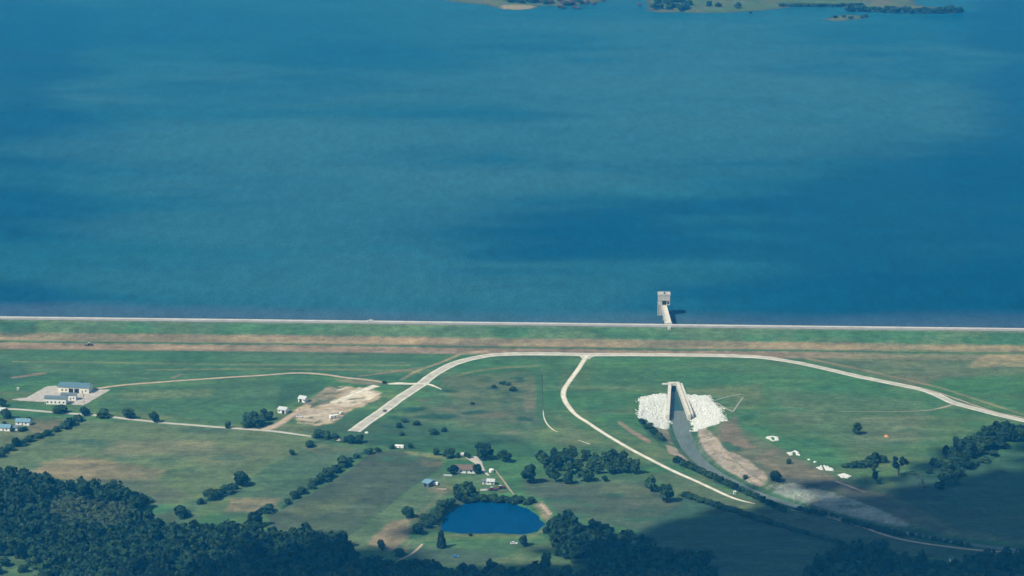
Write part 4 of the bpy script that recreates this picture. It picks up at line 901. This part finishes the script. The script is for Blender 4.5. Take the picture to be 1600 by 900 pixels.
for q, n, d in (([(1200, 758), (1240, 755), (1300, 769), (1370, 794), (1420, 818), (1416, 828), (1370, 820), (1290, 796), (1230, 777)], 5000, 0), ([(1090, 670), (1104, 670), (1130, 702), (1192, 738), (1198, 755), (1178, 759), (1148, 743), (1098, 710), (1088, 694)], 3600, 0)):
    Wp = [G(*p)[:2] for p in q]; xs = [w[0] for w in Wp]; ys = [w[1] for w in Wp]
    X = rng.uniform(min(xs), max(xs), n * 2); Y = rng.uniform(min(ys), max(ys), n * 2); k = (sdf(X, Y, Wp) + (fbm(X / 8, Y / 8, 64) - .5) * 14 > 1) & (fbm(X / 9, Y / 12, 63) < .5) & (rng.random(len(X)) < .4); X, Y = X[k], Y[k]
    pts += list(zip(X, Y, H(X, Y)))
V, F = rocks(rng, pts, .3, .75)
M['grey_stone'] = mat('grey_bank_stone', (.225, .22, .185), .95, .1, 0, .25, .4)
tag(link('bank_stone', np_mesh('bank_stone', V, F, M['grey_stone'], False)), 'grey stone facing on the far banks of the curving channel', 'bank stone', None, 'stuff')
# rock piles in the swale
for poly, lab, n in (([(1197, 684), (1207, 681), (1216, 684), (1217, 688), (1208, 690), (1203, 688)], 'white rock pile shaped like a ring, topmost of the swale', 75),
                     ([(1229, 708), (1238, 706), (1243, 704.5), (1252, 711), (1250, 713), (1241, 710.5), (1234, 712)], 'forked white rock pile just below the ring shaped one', 70),
                     ([(1261, 717.5), (1267, 718.5), (1275, 722), (1273, 724), (1266, 721.5)], 'thin string of small pale rocks between the larger white piles', 30),
                     ([(1276, 731), (1284, 728), (1292, 728.5), (1302, 733), (1302, 736), (1291, 735), (1283, 734)], 'white rock pile split in two beside the small bush', 90),
                     ([(1309, 742), (1317, 740), (1326, 742), (1331, 744.5), (1325, 747.5), (1312, 746.5)], 'solid oval white rock pile, lowest of the swale', 100)):
    Wp = [G(*p)[:2] for p in poly]; xs = [w[0] for w in Wp]; ys = [w[1] for w in Wp]
    X = rng.uniform(min(xs), max(xs), n * 18); Y = rng.uniform(min(ys), max(ys), n * 18); s = sdf(X, Y, Wp)
    k = s + (fbm(X / 2.2, Y / 4, 71) - .5) * 3 > .3
    if 'ring' in lab: k &= np.hypot(X - np.mean(xs), (Y - np.mean(ys)) * .35) > 1.7
    if 'split' in lab: k &= np.abs(X - (min(xs) + (max(xs) - min(xs)) * .42)) > .9
    X, Y = X[k][:n * 6], Y[k][:n * 6]
    c = (float(np.mean(xs)), float(np.mean(ys))); z0 = Hs(*c)
    V, F = rocks(rng, list(zip(X - c[0], Y - c[1], H(X, Y) - z0 + .1)), .3, .8)
    o = link('rock_pile', np_mesh('rock_pile', V, F, M['rock'], False)); o.location = (*c, z0); tag(o, lab, 'rock pile')
# orange clay mound
def mound(px, py, w, h, m, label, name='dirt_mound', cat='mound', seed=1):
    s, dep = mpp(px, py); p = G(px, py); r = w * s / 2; hh = h * s
    k = 16; V = []; F = []
    for i in range(6):
        q = i / 5; rr = r * (1 - q * .92)
        for j in range(k):
            t = 6.2832 * j / k; n = 1 + .3 * (float(vnoise(np.array([math.cos(t) * 1.7 + seed * 9]), np.array([math.sin(t) * 1.7 + q * 2]), seed)[0]) - .5)
            V.append((rr * math.cos(t) * n, rr * math.sin(t) * n * 1.3, hh * (1 - (1 - q) ** 1.8) - .15))
    for i in range(5):
        for j in range(k): F.append((i * k + j, i * k + (j + 1) % k, (i + 1) * k + (j + 1) % k, (i + 1) * k + j))
    F.append(tuple(5 * k + j for j in range(k)))
    b = MB(); b.v = V; b.f = F; o = b.build(name, m); o.location = p; return tag(o, label, cat)
mound(1385, 682, 8, 3, M['clay'], 'small orange clay mound on the pasture right of the lone tree')
mound(516, 656, 9, 3.4, M['tan_gravel'], 'tan dirt heap at the lower edge of the bare workings', seed=3)
mound(466, 600 + 41, 8, 3, M['tan_gravel'], 'tan dirt heap beside the driveway in the bare workings', seed=4)
mound(529, 687, 10, 3.0, M['tan_gravel'], 'pale tan spoil heap between the roadside trees', seed=5)
mound(546, 689, 7, 2.4, M['rock'], 'low white stone heap between the roadside trees', seed=6)
mound(573, 676, 7, 2.2, M['rock'], 'small white stone heap at the lower end of the loop road', seed=7)
M['old_concrete'] = mat('weathered_concrete', (.3, .31, .27), .95, .05, 0, .25, .5)
for pts, lab in (([(1115, 626.5), (1135, 620.5), (1157.5, 616)], 'upper pale concrete drain running right from the stone apron'), ([(1161, 621), (1153, 632), (1145.5, 643)], 'short pale concrete drain at the right of the triangle'), ([(1120, 629.5), (1132, 637), (1145, 643.5)], 'lower pale concrete drain running right from the stone apron')):
    W = [G(*p) for p in pts]; S = spline([w[:2] for w in W], 6)
    b = MB(); n = len(S)
    for side in (-.75, .75, .35, -.35):
        pass
    prof = [(-.62, -.1), (-.62, .2), (-.36, .2), (-.2, .08), (.2, .08), (.36, .2), (.62, .2), (.62, -.1)]
    for i, p in enumerate(S):
        d = Vector(S[min(i + 1, n - 1)]) - Vector(S[max(i - 1, 0)]); d.normalize(); nn = Vector((d.y, -d.x))
        z = Hs(*p)
        for a_, c_ in prof: b.v.append((p[0] + nn.x * a_, p[1] + nn.y * a_, z + c_))
    for i in range(n - 1):
        for j in range(7): b.f.append((i * 8 + j, i * 8 + j + 1, (i + 1) * 8 + j + 1, (i + 1) * 8 + j))
    tag(b.build('concrete_drain', M['old_concrete']), lab, 'drain')

# ------------------------------------------------------------------ intake tower and bridge
tw = P(1037.5, 493, WATER); s_, dep_ = mpp(1037, 493)
it = thing('intake_tower', (tw[0], tw[1], WATER), 'pale concrete intake tower standing in the lake off the dam', 'intake tower', rz=DAM_ROT + rad(1))
MB().box(-4.9, 1.6, 0, 8, -6, 9.2).build('shaft', M['concrete'], it)
b = MB().box(-5.3, 4.9, -.4, 9.2, 9.2, 17.6); b.build('gatehouse', M['concrete'], it)
b = MB().box(-5.6, 5.2, -.7, 9.5, 17.6, 18.2); b.box(-5.6, 5.2, -.7, -.4, 18.2, 18.7).box(-5.6, 5.2, 9.2, 9.5, 18.2, 18.7).box(-5.6, -5.3, -.4, 9.2, 18.2, 18.7).box(4.9, 5.2, -.4, 9.2, 18.2, 18.7); b.build('roof', M['concrete'], it)
MB().box(-.4, .9, 3.5, 5, 18.2, 19.3).build('roof_hatch', M['dark_opening'], it)
MB().box(-1.7, 1.9, -.44, -.405, 9.6, 12.9).build('doorway', M['dark_opening'], it)
MB().box(-5.55, 5.15, -.75, -.41, 13.3, 13.7).build('ledge', M['concrete'], it)
MB().box(-5.42, -5.31, 2.5, 4, 12, 14.5).build('window', M['glass'], it)
MB().box(-5.42, -5.31, 5.5, 7, 12, 14.5).build('window', M['glass'], it)
MB().box(2.6, 4.2, -.44, -.405, 10.2, 12.4).build('window', M['glass'], it)
MB().box(-5.6, -4.92, -.3, 1.2, -6, 9.2).build('guide_rail', M['concrete'], it)
# access bridge, from the gatehouse to the crest
A = np.array(P(1036.9, 476.5, 11)); B = np.array(P(1044.3, 504.0, 10.2)); B = B + (B - A) / np.linalg.norm(B - A) * 1.0
L = float(np.linalg.norm(B - A)); an = math.atan2(B[1] - A[1], B[0] - A[0])
br = thing('access_bridge', (A[0], A[1], 0), 'narrow pale concrete bridge from the dam crest to the intake tower', 'bridge', rz=an)
MB().add([(0, -2.3, 10.2), (L, -2.4, 9.6), (L, 2.4, 9.6), (0, 2.3, 10.2), (0, -2.3, 11), (L, -2.4, 10.4), (L, 2.4, 10.4), (0, 2.3, 11)], [(3, 2, 1, 0), (4, 5, 6, 7), (0, 1, 5, 4), (1, 2, 6, 5), (2, 3, 7, 6), (3, 0, 4, 7)]).build('deck', M['pale_concrete'], br)
for sd in (-1, 1):
    MB().add([(0, sd * 2.3, 11), (L - 3, sd * 2.37, 10.42), (L - 3, sd * 2.12, 10.42), (0, sd * 2.05, 11), (0, sd * 2.3, 11.9), (L - 3, sd * 2.37, 11.3), (L - 3, sd * 2.12, 11.3), (0, sd * 2.05, 11.9)], [(3, 2, 1, 0), (4, 5, 6, 7), (0, 1, 5, 4), (1, 2, 6, 5), (2, 3, 7, 6), (3, 0, 4, 7)]).build('parapet', M['pale_concrete'], br)
for f in (.3, .62):
    MB().box(L * f - .8, L * f + .8, -1.8, 1.8, -6, 9.6).build('pier', M['concrete'], br)
MB().box(L - 6, L + 1.5, -3, 3, 4, 10.2).build('abutment', M['concrete'], br)

# ------------------------------------------------------------------ buildings
def building(px, py, length, depth, wall_h, roof_h, rz, wallm, roofm, label, cat='building', name='building', wins=(), doors=(), flat=False, over=.5, name_door='door', z_lift=0):
    """px, py: middle of the near wall's foot; local x to the right, y away from the viewer"""
    p = G(px, py)
    o = thing(name, (p.x, p.y, p.z + z_lift), label, cat, rz=DAM_ROT * 0 + rz)
    hl = length / 2
    V = [(-hl, 0, -.4), (hl, 0, -.4), (hl, depth, -.4), (-hl, depth, -.4), (-hl, 0, wall_h), (hl, 0, wall_h), (hl, depth, wall_h), (-hl, depth, wall_h), (-hl, depth / 2, wall_h + roof_h - .12), (hl, depth / 2, wall_h + roof_h - .12)]
    MB().add(V, [(3, 2, 1, 0), (0, 1, 5, 4), (1, 2, 6, 9, 5), (2, 3, 7, 6), (3, 0, 4, 8, 7), (4, 5, 9, 8), (6, 7, 8, 9)]).build('wall', wallm, o)
    sl = roof_h / (depth / 2); t = .16
    rv = []
    for sx in (-hl - over, hl + over):
        rv += [(sx, -over, wall_h - sl * over + .02), (sx, depth / 2, wall_h + roof_h + .02), (sx, depth + over, wall_h - sl * over + .02),
               (sx, depth + over, wall_h - sl * over + t + .02), (sx, depth / 2, wall_h + roof_h + t + .02), (sx, -over, wall_h - sl * over + t + .02)]
    r = MB().add(rv, [(0, 1, 4, 5), (1, 2, 3, 4), (11, 10, 7, 6), (10, 9, 8, 7), (5, 4, 10, 11), (4, 3, 9, 10), (0, 6, 7, 1), (1, 7, 8, 2), (0, 5, 11, 6), (3, 2, 8, 9)]).build('roof', roofm, o)
    for x, w, z, h in wins:
        f = MB().box(x - w / 2 - .12, x + w / 2 + .12, -.1, .02, z - .12, z + h + .12).build('window', M['trim'], o)
        MB().box(x - w / 2, x + w / 2, -.13, -.102, z, z + h).build('pane', M['glass'], f)
    for x, w, h in doors:
        f = MB().box(x - w / 2, x + w / 2, -.08, .02, 0, h).build(name_door, M['door'] if w < 2 else M['dark_opening'], o)
        MB().box(x + w * .3, x + w * .3 + .12, -.16, -.082, h * .45, h * .5).build('handle', M['chrome'], f)
    return o
building(115, 614, 24.5, 11, 4.6, 2.2, rad(-9), M['cream_wall'], M['blue_roof'], 'long cream shed with blue grey roof at the back of the gravel yard', 'shed', 'shed', [(-9, 1.2, 1.5, 1.2), (-6, 1.2, 1.5, 1.2), (9.8, 1.0, 1.5, 1.2)], [(2.5, 3.8, 3.4), (-2, 3.6, 3.4), (7, 1.1, 2.2)])
building(107, 625.5, 11.5, 5, 4.4, 1.0, rad(-5), M['white_wall'], M['grey_roof'], 'white building with grey roof in the middle of the gravel yard', 'building', 'building', [(-3.6, 1, 1.2, 1.1), (-.8, 1, 1.2, 1.1), (3.9, 1, 1.2, 1.1)], [(1.6, 1.1, 2.2)])
building(86.5, 632, 16.5, 6.5, 4.8, 1.2, rad(-6), M['white_wall'], M['grey_roof'], 'white building with a row of windows nearest the county road', 'building', 'building', [(-6, 1.1, 1.2, 1.2), (-3, 1.1, 1.2, 1.2), (0, 1.1, 1.2, 1.2), (3.2, 1.1, 1.2, 1.2), (6.4, 1.1, 1.2, 1.2)], [(-7.6, 1.0, 2.2)])
building(35, 664.5, 10.5, 6, 2.8, 1.5, rad(-9), M['white_wall'], M['pale_blue_roof'], 'white house with blue roof, right of the other blue roofed house', 'house', 'house', [(-3, 1, 1, 1.1), (2.6, 1, 1, 1.1)], [(0, 1, 2.1)])
building(4, 673.5, 11, 6.5, 2.8, 1.5, rad(-8), M['white_wall'], M['pale_blue_roof'], 'house with blue roof cut off by the left edge of the photo', 'house', 'house', [(-3, 1, 1, 1.1), (3, 1, 1, 1.1)], [(.5, 1, 2.1)])
building(21, 672.6, 6, 4, 2.4, 1.0, rad(-8), M['white_wall'], M['grey_roof'], 'small grey roofed shed between the two blue roofed houses', 'shed', 'shed', [], [(0, 1.4, 2)])
building(1, 647, 6, 5, 3, 1.4, rad(-8), M['white_wall'], M['white_roof'], 'pale house beside the green tree at the left edge of the county road', 'house', 'house', [(1, 1, 1, 1.1)], [(-1, 1, 2.1)])
building(440, 646, 6.4, 6, 3.0, 1.4, rad(-22), M['white_wall'], M['white_roof'], 'small white shed left of the bare workings, beside the driveway', 'shed', 'shed', [(-2, .9, 1.2, 1)], [(1.4, 2.2, 2.4)])
building(471, 628.5, 5.8, 5.6, 2.8, 1.6, rad(-28), M['white_wall'], M['white_roof'], 'small white barn with pale roof at the upper left of the bare workings', 'barn', 'barn', [(2.4, .9, 1.2, 1)], [(-.8, 2.2, 2.4)])
building(726, 739.5, 15.5, 8, 3.0, 2.0, rad(-4), M['white_wall'], M['brown_roof'], 'white farmhouse with brown shingle roof between two round trees', 'farmhouse', 'farmhouse', [(-5.5, 1.2, 1, 1.2), (-2.4, 1.2, 1, 1.2), (4.6, 1.2, 1, 1.2)], [(1.4, 1.1, 2.2)], over=.7)
building(664.5, 760.5, 5.5, 8.5, 2.8, 1.1, rad(-38), M['grey_roof'], M['pale_blue_roof'], 'slanted blue roofed shed beside the purple brown field', 'shed', 'shed', [], [(0, 2.4, 2.3)])
building(766.5, 757.5, 5.0, 4, 2.5, 1.2, rad(-6), M['white_wall'], M['white_roof'], 'small white shed by the junk above the pond', 'shed', 'shed', [(-1.6, .8, 1.2, .9)], [(1.2, 1.6, 2.1)])
building(757.5, 757, 3.6, 4, 2.4, .9, rad(-6), M['cream_wall'], M['grey_roof'], 'tiny grey roofed hut left of the white shed by the junk', 'hut', 'hut', [], [(0, 1, 1.9)])
building(1148, 772.5, 1.6, 1.6, 1.8, .5, rad(5), M['white_wall'], M['white_roof'], 'tiny white gauge hut between the branch road and the channel trees', 'hut', 'hut', [], [(0, .8, 1.9)], over=.2)
building(1045.5, 515.0, 2.2, 1.8, 1.9, .5, rad(-3), M['white_wall'], M['white_roof'], 'tiny white control hut on the dam slope at the end of the bridge', 'hut', 'hut', [], [(0, .7, 1.6)], over=.15)
building(1487, 878, 2.6, 2.4, 2.2, .7, rad(0), M['white_wall'], M['blue_roof'], 'tiny pale hut at the edge of the lower right wood', 'hut', 'hut', [], [(0, .8, 1.9)], over=.2)
building(28, 610, 1.4, 1.4, 1.7, .4, rad(-8), M['white_wall'], M['white_roof'], 'tiny white hut on the grass left of the gravel yard', 'hut', 'hut', [], [(0, .8, 1.9)], over=.2)

# round white tank by the farm drive
def tank(px, py, r, h, label):
    p = G(px, py); o = thing('water_tank', p, label, 'tank')
    MB().tube([(0, 0, -.2), (0, 0, h), (0, 0, h + .01), (0, 0, h + r * .35)], [r, r, r * .98, r * .15], 16).build('shell', M['white_wall'], o)
    MB().box(-.3, .3, -r - .1, -r + .12, .2, 1.6).build('hatch', M['door'], o)
tank(768, 737.5, 1.8, 2.0, 'round white tank right of the pale farm driveway')
def trailer(px, py, ln, wd, ht, rz, m, label, cat='trailer'):
    p = G(px, py); o = thing('trailer', p, label, cat, rz=rz); hl = ln / 2
    MB().add([(-hl, -wd / 2, .55), (hl, -wd / 2, .55), (hl, wd / 2, .55), (-hl, wd / 2, .55), (-hl, -wd / 2, ht - .25), (hl, -wd / 2, ht - .25), (hl, wd / 2, ht - .25), (-hl, wd / 2, ht - .25), (-hl + .2, 0, ht), (hl - .2, 0, ht)],
             [(3, 2, 1, 0), (0, 1, 5, 4), (1, 2, 6, 9, 5), (2, 3, 7, 6), (3, 0, 4, 8, 7), (4, 5, 9, 8), (6, 7, 8, 9)]).build('body', m, o)
    for x in (-.5, .5):
        for y in (-1, 1): MB().tube([(x, y * (wd / 2 - .2) - .12, .35), (x, y * (wd / 2 - .2) + .12, .35)], [.38, .38], 10).build('wheel', M['rubber'], o)
    MB().tube([(hl, 0, .5), (hl + 1.1, 0, .45)], [.07, .05], 6).build('tow_bar', M['machine_dark'], o)
    MB().box(-hl + .5, -hl + 1.3, -wd / 2 - .03, -wd / 2 - .004, 1.2, 1.8).build('window', M['glass'], o)
    MB().box(.2, .95, -wd / 2 - .03, -wd / 2 - .004, .7, 2.1).build('door', M['door'], o)
trailer(679.5, 758, 4.6, 2.2, 2.4, rad(-14), M['white_wall'], 'white trailer right of the slanted blue roofed shed')
trailer(522, 653.5, 6.5, 2.4, 2.8, rad(28), M['white_wall'], 'long white trailer at the lower right of the bare workings')
trailer(533.5, 647.6, 2.6, 1.8, 2.2, rad(28), M['white_wall'], 'small white trailer right of the long one by the bare workings')
trailer(624, 700.5, 6.4, 2.4, 2.7, rad(-8), M['white_wall'], 'long white trailer on the old road above the purple field')
trailer(615.5, 699.2, 2.6, 1.9, 2.2, rad(-8), M['white_wall'], 'small white trailer left of the long one above the purple field')
trailer(724.5, 712, 4, 2, 2.2, rad(-10), M['white_wall'], 'pale trailer among the trees behind the farmhouse')

# ------------------------------------------------------------------ vehicles
def vehicle(px, py, rz, m, label, cat, name, pickup=False, on=None):
    p = on if on is not None else G(px, py); o = thing(name, p + Vector((0, 0, .1)), label, cat, rz=rz)
    b = MB(); w = .9
    prof = [(-2.3, .4), (2.3, .4), (2.35, .75), (2.2, .95), (.9, 1.02), (-2.2, 1.02), (-2.35, .8)]
    n = len(prof); b.v = [(x, -w, z) for x, z in prof] + [(x, w, z) for x, z in prof]
    b.f = [tuple(range(n)), tuple(reversed(range(n, 2 * n)))] + [(i, i + n, (i + 1) % n + n, (i + 1) % n) for i in range(n)]
    b.build('body', m, o)
    x0, x1, x2, x3 = (-.5, 1.0, .6, -.35) if pickup else (-1.9, 1.0, .45, -1.5)
    for nm, k, mm, z0, z1 in (('window', 1.0, M['glass'], 1.02, 1.5), ('cab_roof', .97, m, 1.5, 1.58)):
        if nm == 'window': MB().add([(x0, -.85, z0), (x1, -.85, z0), (x1, .85, z0), (x0, .85, z0), (x3, -.7, z1), (x2, -.7, z1), (x2, .7, z1), (x3, .7, z1)], [(3, 2, 1, 0), (4, 5, 6, 7), (0, 1, 5, 4), (1, 2, 6, 5), (2, 3, 7, 6), (3, 0, 4, 7)]).build(nm, mm, o)
        else: MB().box(x3 - .04, x2 + .04, -.74, .74, z0 + .003, z1).build(nm, mm, o)
    if pickup: MB().box(-2.15, -.6, -.72, .72, 1.024, 1.035).build('cargo_bed', M['machine_dark'], o)
    for x in (-1.45, 1.45):
        for y in (-1, 1):
            t = MB().tube([(x, y * .8, .33), (x, y * .97, .33)], [.34, .34], 12).build('wheel', M['rubber'], o)
            MB().tube([(x, y * .972, .33), (x, y * .985, .33)], [.2, .2], 10).build('rim', M['chrome'], t)
    for y in (-.6, .6): MB().box(2.28, 2.37, y - .2, y + .2, .68, .86).build('headlight', M['chrome'], o)
cx_, cy_ = P(578.5, 501.8, CREST + .2)
vehicle(0, 0, DAM_ROT, M['car_white'], 'white pickup truck driving along the dam crest road', 'truck', 'pickup_truck', True, Vector((cx_, cy_, CREST + .1)))
d = np.array(P(622, 624)) - np.array(P(600, 640.5)); vehicle(600.5, 643.3, math.atan2(d[1], d[0]), M['car_dark'], 'dark car on the straight lower part of the loop road', 'car', 'parked_car')
vehicle(1543.5, 859.5, rad(-8), M['car_dark'], 'dark pickup truck parked beside the shaded lower channel track', 'truck', 'pickup_truck', True)
vehicle(712, 871, rad(-5), M['car_blue'], 'blue car standing on the grass below the pond', 'car', 'parked_car')
vehicle(468, 652, rad(-24), M['car_white'], 'white truck parked in the driveway end of the bare workings', 'truck', 'pickup_truck', True)
vehicle(803, 850.5, rad(0), M['car_white'], 'small white vehicle on the lawn below the right end of the pond', 'car', 'parked_car')
def machine(px, py, rz, m, label):
    o = thing('farm_machine', G(px, py), label, 'farm machine', rz=rz)
    MB().box(-2.2, 2.0, -.6, .6, .8, 1.7).build('body', m, o); MB().box(-2.0, -.5, -.65, .65, 1.702, 2.3).build('cab', M['glass'], o)
    MB().box(-2.15, -.35, -.8, .8, 2.302, 2.45).build('cab_roof', M['white_roof'], o)
    for x, r in ((-1.4, .85), (1.5, .55)):
        for y in (-1, 1): MB().tube([(x, y * .65, r), (x, y * 1.1, r)], [r, r], 14).build('wheel', M['rubber'], o)
    MB().box(-5.2, -2.3, -1.3, 1.3, .5, .9).box(-5.0, -4.6, -1.3, 1.3, .2, .5).build('mower', m, o)
machine(141.5, 540, rad(0), M['machine_dark'], 'dark farm machine with pale cab roof on the brown strip below the dam')
machine(785, 763.5, rad(12), M['machine_red'], 'faded red farm machine in the junk above the pond')
machine(771, 766.5, rad(-10), M['machine_red'], 'rusty red implement at the lower edge of the junk above the pond')
# timber stacks and junk
def stack(px, py, n, ln, rz, m, label, cat='stack', name='timber_stack'):
    b = MB()
    for k in range(n):
        y = (k % 4) * .5 - 1; z = (k // 4) * .35 + .02; j = rnd.random() - .5
        b.box(-ln / 2 + j, ln / 2 + j, y - .2, y + .2, z, z + .3)
    o = b.build(name, m); o.location = G(px, py); o.rotation_euler.z = rz; tag(o, label, cat)
stack(757, 766, 10, 5, rad(5), M['trim'], 'pale timber stack left of the rusty implement above the pond')
stack(690, 764.6, 7, 6.5, rad(-4), M['tan_gravel'], 'tan timber stack on the bare ground above the farm track')
stack(716, 764, 6, 2.5, rad(30), M['trim'], 'small white timber stack beside the pond corner trees')
stack(784, 768.5, 8, 3.4, rad(20), M['wood'], 'brown timber stack right of the rusty implement')
stack(700, 743.2, 8, 5.5, rad(-6), M['white_roof'], 'pale sheet metal stack on the grass below the left house tree')
# utility pole by the yard
def pole(px, py, h, label):
    o = thing('utility_pole', G(px, py), label, 'utility pole', rz=rad(10))
    MB().tube([(0, 0, -.5), (0, 0, h * .6), (0, 0, h)], [.17, .14, .1], 8).build('pole', M['wood'], o)
    MB().box(-1.2, 1.2, .1, .22, h - .9, h - .75).build('crossarm', M['wood'], o)
    MB().tube([(-.3, -.15, h - 2.2), (-.3, -.15, h - 1.4)], [.22, .22], 8).build('transformer', M['grey_roof'], o)
    for x in (-1, -.4, .4, 1): MB().tube([(x, .16, h - .75), (x, .16, h - .55)], [.06, .04], 6).build('insulator', M['chrome'], o)
pole(131.5, 633, 9, 'wooden utility pole at the lower right corner of the gravel yard')
pole(847, 586, 5, 'short post standing at the upper end of the thin meadow path')
# ------------------------------------------------------------------ light, air, clouds, camera
TO_SUN = Vector((-.75, -.5, 1.0)).normalized()
sun = bpy.data.lights.new('sun', 'SUN'); sun.energy = 4.2; sun.angle = rad(.5); sun.color = (1, .98, .92)
so = bpy.data.objects.new('sun', sun); COL.objects.link(so); so.rotation_euler = TO_SUN.to_track_quat('Z', 'Y').to_euler(); so.location = (-900, 600, 1800)
w = bpy.data.worlds.new('World'); sc.world = w; w.use_nodes = True; nt = w.node_tree
sky = nt.nodes.new('ShaderNodeTexSky'); sky.sky_type = 'NISHITA'; sky.sun_disc = False
sky.sun_elevation = math.asin(TO_SUN.z); sky.sun_rotation = math.atan2(TO_SUN.x, TO_SUN.y) % (2 * math.pi)
bg = nt.nodes['Background']; nt.links.new(sky.outputs['Color'], bg.inputs['Color']); bg.inputs['Strength'].default_value = .09

hz = MB().box(-10500, 10500, -3600, 10500, -12, 640).build('haze', None) if False else None
b = MB().box(-10500, 10500, -4200, 10500, -12, 640)
m = bpy.data.materials.new('hazy_air'); m.use_nodes = True; nt = m.node_tree
nt.nodes.remove(nt.nodes['Principled BSDF']); pv = nt.nodes.new('ShaderNodeVolumePrincipled')
pv.inputs['Color'].default_value = (.02, .40, 1.0, 1); pv.inputs['Density'].default_value = HAZE
pv.inputs['Absorption Color'].default_value = (1, 1, 1, 1)
nt.links.new(pv.outputs['Volume'], nt.nodes['Material Output'].inputs['Volume'])
o = b.build('haze', m); tag(o, 'thin blue haze filling the whole valley', 'haze', None, 'stuff')

M['cloud'] = mat('cloud', (.9, .9, .92), 1.0, 0)
def cloud(name, poly, z0, label, seed, step=42, r0=30, r1=52, inset=0):
    """cumulus standing up-sun of a ground area given in photo pixels; its shade falls there"""
    rng = np.random.default_rng(seed)
    k = z0 / TO_SUN.z
    W = [(P(*p)[0] + TO_SUN.x * k, P(*p)[1] + TO_SUN.y * k) for p in poly]
    xs = [q[0] for q in W]; ys = [q[1] for q in W]
    lobes = []
    for x in np.arange(min(xs), max(xs), step):
        for y in np.arange(min(ys), max(ys), step):
            a, c = x + rng.normal() * step * .3, y + rng.normal() * step * .3
            s = sdf(np.array([a]), np.array([c]), W)[0] + rng.normal() * 10
            if s < -inset: continue
            r = r0 + (r1 - r0) * min(1, max(0, s) / 90) * (.7 + .5 * rng.random())
            if s < 30: r *= .25 + .35 * rng.random()
            if s < 50: continue
            lobes.append((a, c, z0 + r * .3 + rng.random() * r * .5, r))
    for x in np.arange(min(xs) - 60, max(xs) + 60, 15.):
        for y in np.arange(min(ys) - 60, max(ys) + 60, 15.):
            a, c = x + rng.normal() * 6, y + rng.normal() * 6
            s = sdf(np.array([a]), np.array([c]), W)[0] + (float(fbm(np.array([a / 90]), np.array([c / 90]), seed)[0]) - .5) * 30
            if s > 120 or rng.random() > float(smooth(-42, 75, s)) ** 1.3: continue
            lobes.append((a, c, z0 + rng.random() * 40, 6 + rng.random() * 7))
    import bmesh
    bmx = bmesh.new(); bmesh.ops.create_icosphere(bmx, subdivisions=2, radius=1); bmx.verts.ensure_lookup_table()
    SV = np.array([v.co[:] for v in bmx.verts]); SF = np.array([[v.index for v in f.verts] for f in bmx.faces]); bmx.free()
    VV = []; FF = []
    for i, (a, c, z, r) in enumerate(lobes):
        n = 1 + .35 * (fbm(SV[:, 0] * 2.2 + i * 7.1, SV[:, 1] * 2.2 + SV[:, 2] * 1.7, seed, 3) - .5)
        V = SV * n[:, None] * r; V[:, 2] = np.where(V[:, 2] < 0, V[:, 2] * .45, V[:, 2] * .8)
        VV.append(V + np.array((a, c, z))); FF.append(SF + i * len(SV))
    o = link(name, np_mesh(name, np.concatenate(VV), np.concatenate(FF), M['cloud'])); tag(o, label, 'cloud', None, 'stuff')
if CLOUDS:
    cloud('cloud', [(1700, 650), (1600, 668), (1540, 690), (1480, 716), (1430, 738), (1390, 750), (1335, 757), (1255, 750), (1204, 741), (1160, 778), (1080, 800), (1000, 818), (930, 840), (880, 864), (800, 882), (690, 886), (565, 862), (480, 858), (410, 872), (320, 888), (200, 912), (100, 1010), (1900, 1010), (1900, 620)], 1150, 'cumulus cloud above the viewer shading the lower right of the valley', 31)

cam = bpy.data.cameras.new('camera'); co = bpy.data.objects.new('camera', cam); COL.objects.link(co)
co.location = (0, 0, CAM_H); co.rotation_euler = (math.pi / 2 - PITCH, 0, 0)
cam.sensor_width = 36; cam.lens = 18 / TH; cam.clip_start = 1; cam.clip_end = 30000
sc.camera = co
vs = sc.view_settings; vs.view_transform = 'Standard'; vs.look = 'None'; vs.exposure = EXPO; vs.gamma = 1; vs.use_curve_mapping = False
sc.render.engine = 'CYCLES'; c = sc.cycles
c.max_bounces = 4; c.diffuse_bounces = 2; c.glossy_bounces = 2; c.transmission_bounces = 1; c.volume_bounces = 1; c.transparent_max_bounces = 4
c.use_denoising = True
try: c.denoiser = 'OPENIMAGEDENOISE'; c.denoising_input_passes = 'RGB_ALBEDO_NORMAL'
except Exception: pass
c.use_adaptive_sampling = False
c.caustics_reflective = False; c.caustics_refractive = False
